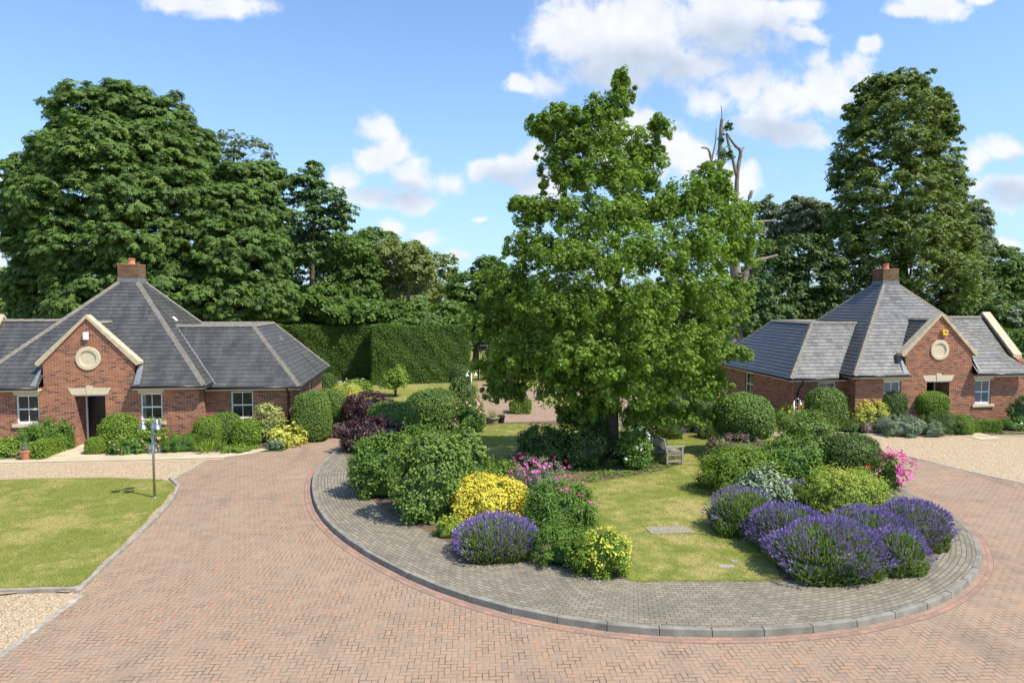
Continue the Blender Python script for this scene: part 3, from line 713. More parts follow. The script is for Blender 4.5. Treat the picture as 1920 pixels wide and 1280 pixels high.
sheet('flower_bed', smooth(gp([(935, 872), (990, 845), (1150, 828), (1230, 836), (1280, 862), (1240, 882), (1180, 893), (1090, 906), (1000, 900)], IZ), 5, True), IZ+.016, M_SOIL)
# left lawn, gravel, path
LL = smooth(gp([(-300, 1112), (60, 1107), (142, 1104), (200, 1052), (262, 998), (305, 955), (328, 922), (330, 908), (305, 898), (200, 894), (60, 897), (-120, 904), (-300, 920)], .04), 4, True)
sheet('gravel', gp([(-500, 872), (250, 866), (392, 861), (320, 900), (200, 925), (-500, 960)]), .004, M_GRAVEL)
sheet('gravel', gp([(-500, 1095), (150, 1100), (146, 1117), (70, 1172), (0, 1223), (-140, 1330), (-500, 1330)]), .004, M_GRAVEL)
sheet('verge', LL, .040, simple('dry bare verge', (.36, .27, .16), .95, nz=.35, scale=6, bs=.6))
_c = np.array(LL); _n = normals(np.vstack([_c, _c[:1]]))[:-1]; _w = .13+.03*np.sin(np.arange(len(_c))*1.7)+.06*np.sin(np.arange(len(_c))*.41)
_sg = 1 if sum(_c[i-1][0]*_c[i][1]-_c[i][0]*_c[i-1][1] for i in range(len(_c))) > 0 else -1
LL = [tuple(q) for q in _c+_n*_w[:, None]*_sg]
sheet('lawn', LL, .047, M_LAWN)
sheet('path', gp([(-500, 882), (0, 868), (250, 863), (420, 858), (470, 851), (512, 841), (300, 841), (196, 842), (198, 826), (150, 826), (128, 843), (-500, 852)]), .012, M_SLAB)
sheet('flower_bed', [(-24, 26.9), (-14.3, 26.9), (-13.9, 28.74), (-24, 28.74)], .016, M_SOIL)
sheet('flower_bed', [(-12.6, 27.35), (-8, 27.25), (-5.6, 28.2), (-3.2, 31), (-3.1, 40), (-9.3, 40), (-9.3, 28.74), (-12.6, 28.74)], .016, M_SOIL)
def edging(name, pts, w, h, mat, step, gap=.006, jit=.0, z0=-.02, rot=0):
    P, _ = resample(pts, step); N = normals(P); mb = MB(); rg = mean_rng(9)
    for i in range(len(P)-1):
        d = P[i+1]-P[i]; u = d/np.linalg.norm(d)*gap/2; hh = h+rg.normal()*jit
        a, b = P[i]+u, P[i+1]-u
        mb.hexa([(*a, z0), (*b, z0), (*(b+N[i+1]*w), z0), (*(a+N[i]*w), z0), (*a, hh), (*b, hh), (*(b+N[i+1]*w), hh), (*(a+N[i]*w), hh)])
    o = mb.build(name, mat, bevel=.006); o['kind'] = 'structure'; return o
edging('lawn_edging', smooth(gp([(150, 1112), (205, 1058), (268, 1000), (312, 957), (334, 924), (337, 906), (322, 899)]), 6), .09, .085, M_SLEEPER, 1.1, jit=.012)
edging('lawn_edging', gp([(-500, 1118), (60, 1113), (120, 1111), (145, 1110)]), .08, .08, M_SLEEPER, 1.4, jit=.01)
edging('gravel_edging', gp([(-120, 1312), (0, 1224), (70, 1172), (146, 1116)]), -.13, .012, M_SETTS, .2)
edging('gravel_edging', gp([(322, 900), (392, 861)]), .1, .012, M_SETTS, .2)
edging('path_edging', gp([(-500, 885), (0, 871), (250, 866), (420, 861)]), .09, .02, M_SLAB, .9)
# right gravel and bed
sheet('gravel', gp([(1560, 806), (1700, 818), (2300, 822), (2300, 1010), (1920, 907), (1800, 880), (1690, 853), (1600, 836), (1500, 826)]), .004, M_GRAVEL)
edging('gravel_edging', gp([(1500, 826), (1600, 836), (1690, 853), (1800, 880), (1920, 907), (2100, 955)]), .13, .013, M_SETTS, .2)
sheet('flower_bed', [(17.2, 29.9), (17.0, 28.0), (18.6, 27.4), (22.2, 26.4), (23.0, 26.4), (30, 25.7), (34, 26), (34, 29.9)], .012, M_SOIL)
sheet('path', [(22.95, 25.6), (24.1, 25.6), (24.05, 29.9), (22.9, 29.9)], .02, M_SLAB)
edging('path_edging', [(17.0, 28.2), (18.6, 27.4), (22.2, 26.4), (30, 25.7), (34, 26.0)], -.1, .05, M_SLAB, .9)
# far courtyard
def arc(cx, cy, r, a0, a1, n=24): return [(cx+r*math.cos(R(a0+(a1-a0)*i/n)), cy+r*math.sin(R(a0+(a1-a0)*i/n))) for i in range(n+1)]
sheet('path', [(1.6, 31.9), (17, 31.9), (17, 34.2), (12, 34.4)]+arc(8.0, 38.4, 5.4, -50, 30)+[(10, 44), (5.6, 44), (5.3, 48.6), (3.5, 48.6), (3.3, 43), (1.9, 37)], .0, M_PAVE)
sheet('lawn', arc(8.6, 38.6, 2.3, -150, 150), .01, M_LAWN2)
sheet('field', [(-3, 52), (20, 52), (40, 90), (-20, 90)], -.004, M_LAWN2)
# ------------------------------------------------------------------ houses
def clip(poly, b, v0, keep_above):
    out = []; n = len(poly)
    for i in range(n):
        p, q = poly[i], poly[(i+1) % n]; a = p.dot(b)-v0; c = q.dot(b)-v0
        if not keep_above: a, c = -a, -c
        if a >= 0: out.append(p)
        if (a >= 0) != (c >= 0): out.append(p.lerp(q, a/(a-c)))
    return out
def slates(name, polys, mat, parent, row=.21, lift=.014):
    v = []; f = []; uv = []
    for pl in polys:
        pl = [Vector(p) for p in pl]; n = (pl[1]-pl[0]).cross(pl[2]-pl[0]).normalized()
        if n.z < 0: n = -n; pl = pl[::-1]
        t = Vector((-n.y, n.x, 0)).normalized(); b = n.cross(t)
        vs = [p.dot(b) for p in pl]; k0 = math.floor(min(vs)/row); k1 = math.ceil(max(vs)/row)
        for k in range(k0, k1):
            a, c = k*row, (k+1)*row
            q = clip(clip(pl, b, a, True), b, c, False) if True else pl
            if len(q) < 3: continue
            base = len(v); q2 = [p+n*(lift*(c-p.dot(b))/row+.012) for p in q]
            v += [tuple(p) for p in q2]; uv += [(p.dot(t), p.dot(b)) for p in q]; f.append(tuple(range(base, base+len(q))))
            lo = [i for i, p in enumerate(q) if abs(p.dot(b)-a) < 1e-4]
            if len(lo) == 2:
                i, j = lo; base = len(v); v += [tuple(q2[i]), tuple(q2[j]), tuple(q[j]-n*.02), tuple(q[i]-n*.02)]
                uv += [(0, a+.001)]*4; f.append((base, base+1, base+2, base+3))
    me = bpy.data.meshes.new(name); me.from_pydata(v, [], f); u = me.uv_layers.new(name='UVMap')
    for l in me.loops: u.data[l.index].uv = uv[l.vertex_index]
    me.update(); me.materials.append(mat); o = bpy.data.objects.new(name, me); COL.objects.link(o)
    o.parent = parent; o.matrix_parent_inverse = Matrix.Translation(-parent.location); return o
def tiles(mb, a, b, w=.24, h=.07, seg=.42, lift=.03):
    a = Vector(a); b = Vector(b); L = (b-a).length; n = max(1, round(L/seg)); d = (b-a)/n
    for i in range(n):
        p = a+d*i; q = a+d*(i+1)*1.0+d*.04; o = Vector((0, 0, lift+(i % 2)*.004))
        # a shallow inverted V
        D = d.normalized(); r = D.cross(Vector((0, 0, 1))).normalized(); U = r.cross(D)
        A = [p+o-r*w/2-U*h, p+o+U*h*.55, p+o+r*w/2-U*h]; B = [q+o-r*w/2-U*h, q+o+U*h*.4, q+o+r*w/2-U*h]
        k = len(mb.v); mb.v += [tuple(x) for x in A+B]; mb.f += [(k, k+3, k+4, k+1), (k+1, k+4, k+5, k+2), (k, k+1, k+2), (k+3, k+5, k+4), (k, k+2, k+5, k+3)]
def wall_open(mb, a0, a1, z0, z1, holes, P, th, rev=None):
    """wall in the plane given by P(a, d, z) (d = depth inwards) with rectangular holes and their reveals"""
    us = sorted({a0, a1, *[h[0] for h in holes], *[h[1] for h in holes]}); zs = sorted({z0, z1, *[h[2] for h in holes], *[h[3] for h in holes]})
    for i in range(len(us)-1):
        for j in range(len(zs)-1):
            um, zm = (us[i]+us[i+1])/2, (zs[j]+zs[j+1])/2
            if any(h[0] < um < h[1] and h[2] < zm < h[3] for h in holes): continue
            mb.poly([P(us[i], 0, zs[j]), P(us[i+1], 0, zs[j]), P(us[i+1], 0, zs[j+1]), P(us[i], 0, zs[j+1])])
    for h in holes:
        d = h[4] if len(h) > 4 else th
        mb.poly([P(h[0], 0, h[2]), P(h[0], d, h[2]), P(h[0], d, h[3]), P(h[0], 0, h[3])])
        mb.poly([P(h[1], 0, h[2]), P(h[1], d, h[2]), P(h[1], d, h[3]), P(h[1], 0, h[3])])
        mb.poly([P(h[0], 0, h[3]), P(h[1], 0, h[3]), P(h[1], d, h[3]), P(h[0], d, h[3])])
        if h[2] > .2: mb.poly([P(h[0], 0, h[2]), P(h[1], 0, h[2]), P(h[1], d, h[2]), P(h[0], d, h[2])])
def window(root, P, a, z0, z1, w, glass, head=True, sill=True, glass2=None):
    """sash window: 2 x 2 lights; P(a,d,z)"""
    def bx(mb, a0, a1, d0, d1, za, zb):
        mb.hexa([P(a0, d0, za), P(a1, d0, za), P(a1, d1, za), P(a0, d1, za), P(a0, d0, zb), P(a1, d0, zb), P(a1, d1, zb), P(a0, d1, zb)])
    mb = MB(); h = w/2; f = .065; d0, d1 = .07, .13
    bx(mb, a-h+.001, a-h+f, d0, d1, z0+.001, z1-.001); bx(mb, a+h-f, a+h-.001, d0, d1, z0+.001, z1-.001)
    bx(mb, a-h+f, a+h-f, d0, d1, z1-f, z1-.001); bx(mb, a-h+f, a+h-f, d0-.02, d1, z0+.001, z0+f*1.3)
    zm = (z0+z1)/2
    fr = mb.build('window', M_WHITE, root, bevel=.004)
    mb = MB(); bx(mb, a-h+f, a+h-f, d0+.02, d1, zm-.028, zm+.028); bx(mb, a-.012, a+.012, d0+.025, d1, z0+f, zm-.028); bx(mb, a-.012, a+.012, d0+.025, d1, zm+.028, z1-f)
    s = mb.build('glazing_bars', M_WHITE, None); s.parent = fr
    mb = MB(); bx(mb, a-h+f, a+h-f, d1-.025, d1-.01, z0+f, z1-f); g = mb.build('pane', glass, None); g.parent = fr
    if glass2:
        mb = MB(); bx(mb, a-h+f, a-h+f+.13, d1-.03, d1-.026, z0+f, z1-f); g = mb.build('curtain', glass2, None); g.parent = fr
    if sill:
        mb = MB(); bx(mb, a-h-.14, a+h+.14, -.07, .08, z0-.13, z0-.002); s = mb.build('sill', M_STONE, None, bevel=.01); s.parent = fr
    if head:
        mb = MB(); t = z1+.225
        mb.hexa([P(a-h-.03, -.012, z1), P(a+h+.03, -.012, z1), P(a+h+.03, .06, z1), P(a-h-.03, .06, z1), P(a-h-.14, -.012, t), P(a+h+.14, -.012, t), P(a+h+.14, .06, t), P(a-h-.14, .06, t)])
        s = mb.build('lintel', M_STONE, None); s.parent = fr
    for c in list(root.children):
        pass
    return fr
def cottage(cx, side, W, label, alarm, glass, glass2, wing_win, pipe_u, pipe_off, hip_cx):
    root = empty('brick_cottage', (cx, 32.9, 0), label, 'house', 'single storey slate roofed brick houses')
    X = lambda u: cx+side*u
    y0 = 28.76; a = 4.12; e = 4.48; yc = y0+a; m = 1.03; ez = 2.45; ye = y0-.36; yb = yc+e
    c = .44; zt = ez+m*(e-c); hx = (hip_cx-cx)*side
    fs = [(X(-e), ye, ez), (X(e), ye, ez), (X(hx+c), yc-c, zt), (X(hx-c), yc-c, zt)]
    rs = [(X(e), ye, ez), (X(e), yb, ez), (X(hx+c), yc+c, zt), (X(hx+c), yc-c, zt)]
    ls = [(X(-e), yb, ez), (X(-e), ye, ez), (X(hx-c), yc-c, zt), (X(hx-c), yc+c, zt)]
    bs = [(X(e), yb, ez), (X(-e), yb, ez), (X(hx-c), yc+c, zt), (X(hx+c), yc+c, zt)]
    wy, wz, s = 29.28, 2.25, 2.38; wt = wz+m*s; wb = 37.9
    wf = [(X(3.7), wy, wz), (X(W), wy, wz), (X(W-s), wy+s, wt), (X(1.9), wy+s, wt)]
    ws = [(X(W), wy, wz), (X(W), wb, wz), (X(W-s), wb-s, wt), (X(W-s), wy+s, wt)]
    wk = [(X(3.7), wb, wz), (X(W), wb, wz), (X(W-s), wb-s, wt), (X(1.9), wb-s, wt)]
    # wing with a parapet gable on the other side
    gy, gr = 28.98, 31.62; gz = wz+m*(gr-gy); gu = -4.66
    gf = [(X(-3.6), gy+.5, wz+.515), (X(gu), gy+.5, wz+.515), (X(gu), gr, gz), (X(-1.5), gr, gz)]
    gb = [(X(-1.5), gr, gz), (X(gu), gr, gz), (X(gu), gr+2.6, wz), (X(-3.6), gr+2.6, wz)]
    # saddle behind the front gable
    sz = 4.93; sy = y0+.2
    s1 = [(X(0), sy, sz), (X(0), ye+(sz-ez)/m+.05, sz), (X(1.78), ye+(sz-1.78-ez)/m+.05, sz-1.78), (X(1.78), sy, sz-1.78)]
    s2 = [(X(0), sy, sz), (X(0), ye+(sz-ez)/m+.05, sz), (X(-1.78), ye+(sz-1.78-ez)/m+.05, sz-1.78), (X(-1.78), sy, sz-1.78)]
    y1 = y0+.22; tt = (y1-ye)/(yc-c-ye); z1 = ez+m*(y1-ye); V3 = lambda a_, b_: tuple(Vector(a_).lerp(Vector(b_), tt))
    hl, hr = V3(fs[0], fs[3]), V3(fs[1], fs[2])
    fA = [fs[0], (X(-1.69), ye, ez), (X(-1.69), y1, z1), hl]; fB = [(X(1.69), ye, ez), fs[1], hr, (X(1.69), y1, z1)]; fC = [hl, hr, fs[2], fs[3]]
    roof = slates('roof', [fA, fB, fC, rs, ls, bs, wf, ws, wk, gf, gb, s1, s2], M_SLATE, root)
    mb = MB(); mb.poly([(X(1.9), wy+s, wt-.01), (X(W-s), wy+s, wt-.01), (X(W-s), wb-s, wt-.01), (X(1.9), wb-s, wt-.01)]); o = mb.build('flat_roof', M_LEAD, None); o.parent = roof; o.matrix_parent_inverse = roof.matrix_world.inverted()
    for p, q in ((fs[1], fs[2]), (fs[0], fs[3]), (rs[1], rs[2]), (ls[0], ls[3]), ((X(2.0), wy+s, wt), (X(W-s), wy+s, wt)), (wf[1], wf[2]), ((X(W-s), wy+s, wt), (X(W-s), wb-s, wt)), (ws[1], ws[2]),
                 ((X(1.9), wb-s, wt), (X(W-s), wb-s, wt)), ((X(-1.8), gr, gz), (X(gu), gr, gz)), ((X(0), sy+.2, sz), s1[1])):
        rt = MB(); tiles(rt, p, q); rt.build('ridge_tiles', M_RIDGE, root)
    # lead valleys
    mb = MB()
    vt = (X(e-(wt-ez)/m), wy+s, wt); vb = (X(4.55), wy+.12, wz+.12)
    mb.bar(Vector(vt)+Vector((side*.06, 0, .02)), Vector(vb)+Vector((side*.06, 0, .02)), .10, .012, (side*.45, -.45, .77)); mb.build('lead_valley', M_LEAD, root)
    for k in (1, -1):
        mb = MB(); u = 1.78*k; mb.poly([(X(u), y0+.33, 3.42), (X(u*1.0+.16*k), y0+.33, 3.16), (X(u+.22*k), ye+.02, ez+.06), (X(u), ye+.02, ez+.06)])
        mb.build('lead_flashing', M_LEAD, root)
    # chimney
    mb = MB(); hc = X(hx); q = .43; mb.box(hc-q, hc+q, yc-q, yc+q, zt+.16, zt+.80); ch = mb.build('chimney', M_BRICK2, root)
    def sub(mb, nm, mt, par, **k):
        o = mb.build(nm, mt, None, **k); o.parent = par; return o
    mb = MB(); mb.box(hc-q-.02, hc+q+.02, yc-q-.02, yc+q+.02, zt-.15, zt+.20); sub(mb, 'flashing', M_LEAD, ch)
    mb = MB(); mb.box(hc-q-.01, hc+q+.01, yc-q-.01, yc+q+.01, zt+.80, zt+.83); mb.lathe([(.17, 0), (.15, .05), (.13, .2), (.16, .24), (.15, .27), (.11, .27), (.1, .1)], (hc, yc, zt+.83), 14)
    o = sub(mb, 'chimney_pot', M_POT, ch, smooth=False)
    # walls
    Pf = lambda u, d, z: (X(u), y0+d, z)
    holes = [(-.57, .58, 0, 2.1, 1.0), (-2.72, -1.88, .98, 2.12, .13), (1.88, 2.72, .98, 2.12, .13)]
    mb = MB(); wall_open(mb, -a, a, 0, 2.42, holes, Pf, .13)
    mb.poly([(X(a), y0, 0), (X(a), y0+9, 0), (X(a), y0+9, 2.42), (X(a), y0, 2.42)]); mb.poly([(X(-a), y0, 0), (X(-a), y0+9, 0), (X(-a), y0+9, 2.42), (X(-a), y0, 2.42)])
    # gable front as a 0.3 m leaf
    g = [(X(-1.68), y0, 2.42), (X(1.68), y0, 2.42), (X(1.68), y0, 3.38), (X(0), y0, 5.12), (X(-1.68), y0, 3.38)]
    mb.prism(g, (0, .3, 0))
    # wing walls
    wu = W-.38; Pw = lambda u, d, z: (X(u), 29.64+d, z); Ps = lambda yy, d, z: (X(wu)-side*d, yy, z)
    wall_open(mb, a, wu, 0, 2.2, [(wing_win-.45, wing_win+.45, .85, 2.02, .13)], Pw, .13)
    wall_open(mb, 29.64, wb-.3, 0, 2.2, [(33.6, 34.5, .8, 2.02, .13)], Ps, .13)
    mb.poly([(X(-3.9), 29.35, 0), (X(gu-.1), 29.35, 0), (X(gu-.1), 29.35, 2.8), (X(-3.9), 29.35, 2.8)])
    mb.build('wall', M_BRICK, root, recalc=False)
    # parapet gable
    mb = MB()
    x1 = X(gu-.36); x0 = X(gu)
    mb.prism([(x0, 29.36, 0), (x0, 29.36, 2.95), (x0, 29.75, 3.18), (x0, gr, 5.1), (x0, 2*gr-29.75, 3.18), (x0, 2*gr-29.75, 0)], (x1-x0, 0, 0)); mb.build('parapet_gable', M_BRICK, root)
    # copings
    for k in (1, -1):
        L = [(X(1.93*k), y0-.07, 3.30), (X(1.80*k), y0-.07, 3.27), (X(0), y0-.07, 5.13), (X(0), y0-.07, 5.27), (X(1.93*k), y0-.07, 3.42)]
        L = [(X(1.93*k), 0, 3.30), (X(1.80*k), 0, 3.25), (X(0), 0, 5.12), (X(0), 0, 5.27), (X(1.93*k), 0, 3.40)]
        mb = MB(); mb.prism([(p[0], y0-.08, p[2]) for p in L], (0, .42, 0)); mb.build('gable_coping', M_COPING, root, bevel=.01)
    for k in (1, -1):
        yl = (29.62, gr) if k == 1 else (2*gr-29.62, gr)
        mb = MB(); mb.prism([(X(gu+.05), yl[0], 3.08), (X(gu+.05), yl[1], 5.10), (X(gu+.05), yl[1], 5.24), (X(gu+.05), yl[0], 3.24)], (-side*.46, 0, 0)); mb.build('gable_coping', M_COPING, root, bevel=.01)
    # roundel: ring with a recessed disc
    mb = MB(); n = 48; rz = 3.54
    def ringp(r, d): return [(X(r*math.cos(2*math.pi*i/n)), y0+d, rz+r*math.sin(2*math.pi*i/n)) for i in range(n)]
    prof = [(.465, .0), (.465, -.03), (.45, -.045), (.32, -.045), (.305, -.035), (.305, .0-.004), (.29, -.003), (.02, -.003)]
    k0 = 0
    for r, d in prof: mb.v += ringp(r, d)
    for i in range(len(prof)-1):
        for q in range(n): j = (q+1) % n; mb.f.append((i*n+q, i*n+j, (i+1)*n+j, (i+1)*n+q))
    mb.f.append(tuple((len(prof)-1)*n+q for q in range(n)))
    mb.build('roundel', M_STONE, root)
    # door lintel, frame, door
    mb = MB()
    for (ua, ub, uc, ud, zz, dd) in ((-.66, -.035, -.80, -.05, 2.38, -.012), (-.03, .0, -.045, 0, 2.3, -.006)): pass
    mb.hexa([P_ for P_ in [(X(-.66), y0-.012, 2.1), (X(-.10), y0-.012, 2.1), (X(-.10), y0+.1, 2.1), (X(-.66), y0+.1, 2.1), (X(-.80), y0-.012, 2.37), (X(-.13), y0-.012, 2.37), (X(-.13), y0+.1, 2.37), (X(-.80), y0+.1, 2.37)]])
    mb.hexa([(X(.67), y0-.012, 2.1), (X(.10), y0-.012, 2.1), (X(.10), y0+.1, 2.1), (X(.67), y0+.1, 2.1), (X(.81), y0-.012, 2.37), (X(.13), y0-.012, 2.37), (X(.13), y0+.1, 2.37), (X(.81), y0+.1, 2.37)])
    mb.hexa([(X(-.094), y0-.03, 2.1), (X(.094), y0-.03, 2.1), (X(.094), y0+.1, 2.1), (X(-.094), y0+.1, 2.1), (X(-.13), y0-.03, 2.45), (X(.13), y0-.03, 2.45), (X(.13), y0+.1, 2.45), (X(-.13), y0+.1, 2.45)])
    mb.build('door_lintel', M_STONE, root)
    mb = MB(); mb.box(X(-.565), X(-.50), y0+.88, y0+.98, 0, 2.09); mb.box(X(.50), X(.575), y0+.88, y0+.98, 0, 2.09); mb.box(min(X(-.5), X(.5)), max(X(-.5), X(.5)), y0+.88, y0+.98, 2.0, 2.09)
    mb.box(min(X(-.57), X(.58)), max(X(-.57), X(.58)), y0+.02, y0+.10, 2.055, 2.099)
    mb.build('door_frame', M_WHITE, root)
    mb = MB(); mb.box(min(X(-.5), X(.5)), max(X(-.5), X(.5)), y0+.92, y0+.97, .03, 2.0)
    for (u0, u1, za, zb) in ((-.38, -.06, .2, .85), (.06, .38, .2, .85), (-.38, -.06, 1.12, 1.85), (.06, .38, 1.12, 1.85)):
        mb.box(min(X(u0), X(u1)), max(X(u0), X(u1)), y0+.905, y0+.919, za, zb)
    dr = mb.build('door', M_DOOR, root, bevel=.004)
    mb = MB(); mb.box(min(X(.02), X(.36)), max(X(.02), X(.36)), y0+.895, y0+.904, .93, .99); sub(mb, 'letter_plate', M_STEEL, dr)
    mb = MB(); mb.box(min(X(-.56), X(.57)), max(X(-.56), X(.57)), y0-.02, y0+.97, .0, .03); mb.build('doorstep', M_STONE, root)
    # windows
    for k in (-2.3, 2.3): window(root, Pf, k, .98, 2.12, .84, glass, glass2=glass2 if k > 0 else None)
    window(root, Pw, wing_win, .85, 2.02, .9, M_GLASS if alarm != 'yellow' else M_GLASS2, head=False)
    window(root, Ps, 34.05, .8, 2.02, .9, M_GLASS, head=False)
    # fascia, soffit, gutters
    def eave(p, q, inn, z):
        mb = MB(); gt = MB()
        p = Vector(p); q = Vector(q); n = Vector(inn)
        mb.prism([p+n*.05+Vector((0, 0, z-.15)), p+n*.05+Vector((0, 0, z-.02)), p+n*.075+Vector((0, 0, z-.02)), p+n*.075+Vector((0, 0, z-.15))], q-p)
        mb.prism([p+n*.07+Vector((0, 0, z-.14)), p+n*.07+Vector((0, 0, z-.125)), p+n*.4+Vector((0, 0, z-.125)), p+n*.4+Vector((0, 0, z-.14))], q-p)
        gt.tube([p-n*.0+Vector((0, 0, z-.045)), q-n*.0+Vector((0, 0, z-.045))], .055, 8)
        mb.build('fascia', M_CREAM, root); gt.build('gutter', M_GUTTER, root, smooth=True)
    F3 = (0, 1, 0)
    eave((X(1.72), ye, 0), (X(e), ye, 0), F3, ez); eave((X(-e), ye, 0), (X(-1.72), ye, 0), F3, ez)
    eave((X(e), ye, 0), (X(e), wy, 0), (-side, 0, 0), ez); eave((X(-e), ye, 0), (X(-e), gy+.3, 0), (side, 0, 0), ez)
    eave((X(e-.3), wy, 0), (X(W), wy, 0), F3, wz); eave((X(W), wy, 0), (X(W), wb, 0), (-side, 0, 0), wz)
    mb = MB(); pu = X(pipe_u)
    if pipe_off: mb.tube([(pu+.1, wy, wz-.05), (pu+.1, wy, wz-.22), (pu, wy+.22, wz-.55), (pu, 29.56, wz-.7), (pu, 29.56, .05)], .036, 10)
    else: mb.tube([(pu, wy, wz-.05), (pu, wy+.02, wz-.16), (pu, 29.56, wz-.32), (pu, 29.56, .05)], .036, 10)
    for z in (.5, 1.5): mb.box(pu-.055, pu+.055, 29.53, 29.635, z, z+.05)
    mb.build('downpipe', M_GUTTER, root)
    if alarm == 'white':
        mb = MB(); mb.box(cx-.14, cx+.06, y0-.10, y0+.002, 4.27, 4.58); mb.build('alarm_box', M_WHITE, root, bevel=.03)
    else:
        ax = cx+.05; mb = MB(); mb.prism([(ax-.03, y0-.12, 4.46), (ax+.02, y0-.12, 4.22), (ax+.24, y0-.12, 4.22), (ax+.28, y0-.12, 4.46)], (0, .121, 0)); ab = mb.build('alarm_box', M_YELLOW, root, bevel=.01)
        mb = MB(); mb.prism([(ax+.08, y0-.124, 4.40), (ax+.10, y0-.124, 4.34), (ax+.18, y0-.124, 4.34), (ax+.20, y0-.124, 4.40)], (0, .003, 0)); sub(mb, 'emblem', M_BLUE, ab)
    if alarm == 'white':   # small roof vents
        for (u, y) in ((2.05, 32.3), (6.35, 33.9)):
            z = (ez+m*(e-u)) if u < 4 else wz+m*(W-u)
            mb = MB(); mb.hexa([(X(u-.09), y-.12, z+.1), (X(u+.1), y-.12, z-.08), (X(u+.1), y+.12, z-.08), (X(u-.09), y+.12, z+.1), (X(u-.05), y-.11, z+.15), (X(u+.12), y-.11, z-.02), (X(u+.12), y+.11, z-.02), (X(u-.05), y+.11, z+.15)])
            mb.build('roof_vent', M_STEEL if u > 4 else M_WHITE, root)
    return root
HL = cottage(-13.3, 1, 8.02, 'red brick cottage left of the drive, white alarm box in its gable', 'white', M_GLASS, M_CURTAIN, 5.57, 7.47, False, -13.22)
HR = cottage(23.48, -1, 7.0, 'red brick cottage behind the right gravel, yellow alarm box in its gable', 'yellow', M_GLASS2, None, 4.95, 6.45, True, 23.62)
def fixparts(r):   # keep grandchildren in place under offset parents
    pass
# ------------------------------------------------------------------ tall hedges, gate
hg = 'tall clipped conifer hedges'
hedge_block('tall_hedge', 'tall dark clipped conifer hedge running behind the left cottage into shade', [(-22, 50.2), (-2.2, 50.2)], 2.2, 4.02, 'cypress', .075, hg, seed=11, rag=.035, dens=.9)
hedge_block('tall_hedge', 'tall clipped conifer hedge nearest the gate, with bright lit end face', [(-3.75, 47.5), (2.95, 48.3)], 2.4, 4.03, 'cypress', .07, hg, seed=12, rag=.03, dens=1.0)
hedge_block('tall_hedge', 'dark clipped conifer hedge beyond the right cottage at the picture edge', [(32.0, 42.5), (48, 41)], 2.2, 3.7, 'cypress', .15, hg, seed=13, rag=.06)
hedge_block('tall_hedge', 'dark clipped conifer hedge half hidden behind the oak and right of the gate', [(6.6, 49.2), (19, 49.2)], 1.4, 3.2, 'cypress', .15, hg, seed=14, rag=.06)
def gate():
    root = empty('iron_gate', (4.6, 49.0, 0), 'black iron railing gate closing the garden path beside the tall hedge', 'gate')
    mb = MB()
    for z in (.12, 1.15): mb.box(3.3, 6.2, 48.97, 49.01, z, z+.05)
    for i in range(24): x = 3.35+i*.12; mb.box(x-.009, x+.009, 48.98, 49.0, 0, 1.28)
    mb.build('low_railing', M_IRON, root)
    mb = MB(); mb.box(3.8, 5.0, 49.6, 49.64, 2.15, 2.25)
    for i in range(11): x = 3.86+i*.108; mb.box(x-.013, x+.013, 49.61, 49.63, 0, 2.5)
    mb.build('gate_leaf', M_IRON, root)
    mb = MB()
    for i in range(11): x = 3.86+i*.108; mb.lathe([(.004, 0), (.034, .04), (.018, .1), (.003, .2)], (x, 49.62, 2.45), 6)
    mb.build('finials', M_STEEL, root)
    mb = MB(); mb.box(3.66, 3.76, 49.57, 49.67, 0, 2.6); mb.box(5.04, 5.14, 49.57, 49.67, 0, 2.6); mb.build('post', M_IRON, root)
gate()
# ------------------------------------------------------------------ lamps
def lamp_post(x, y, z0, H, label, r=.034, n=3, q=1.0):
    root = empty('lamp_post', (x, y, z0), label, 'lamp post', 'steel lamp posts with bell shaped shades')
    mb = MB(); mb.tube([(x, y, z0), (x, y, z0+H)], r, 14); mb.lathe([(.07, 0), (.07, .015), (r, .02)], (x, y, z0), 14); mb.build('post', M_STEEL, root, smooth=True)
    for k in range(n):
        a = R((200 if n != 1 else 350)+k*360/n); dx, dy = math.cos(a), math.sin(a)
        mb = MB(); pts = [(x+dx*q, y+dy*q, z0+H+zz) for q, zz in ((0, -.06), (.06, .06), (.14, .11), (.22, .06), (.245, .0))]
        mb.tube(pts, .012, 8); ar = mb.build('arm', M_STEEL, root, smooth=True)
        mb = MB(); mb.lathe([(a_*q, b_*q) for a_, b_ in [(.012, .05), (.04, .04), (.05, .0), (.06, -.07), (.125, -.15), (.15, -.165), (.145, -.168), (.055, -.08), (.0, -.06)]], (x+dx*.245, y+dy*.245, z0+H-.01), 20)
        mb.build('lamp_shade', M_STEEL if r > .025 else M_WHITE, root, smooth=True)
    return root
p = G(290, 932, .04); lamp_post(p[0], p[1], .04, 2.24, 'slender steel lamp post with three bell shades at the corner of the left lawn')
p = G(884, 770, 0); lamp_post(p[0], p[1], 0, 2.0, 'pale lamp post with twin white shades in front of the two tier topiary', .02, 2, .7)
p = G(1487, 822, 0); lamp_post(p[0], p[1], 0, 1.6, 'lamp post almost hidden behind shrubs, one shade showing before the yellow bush', .03, 1, .8)
def pole():
    p = PY(766, 560, 54); root = empty('dark_pole', (p[0], p[1], 0), 'tall black pole standing against the trees beyond the hedge', 'pole')
    mb = MB(); mb.tube([(p[0], p[1], 0), (p[0], p[1], 7.2)], .09, 8); mb.build('post', M_IRON, root)
    mb = MB(); mb.box(p[0]-.12, p[0]+.12, p[1]-.2, p[1]+.06, 5.9, 6.5); mb.build('equipment_box', M_IRON, root)
pole()
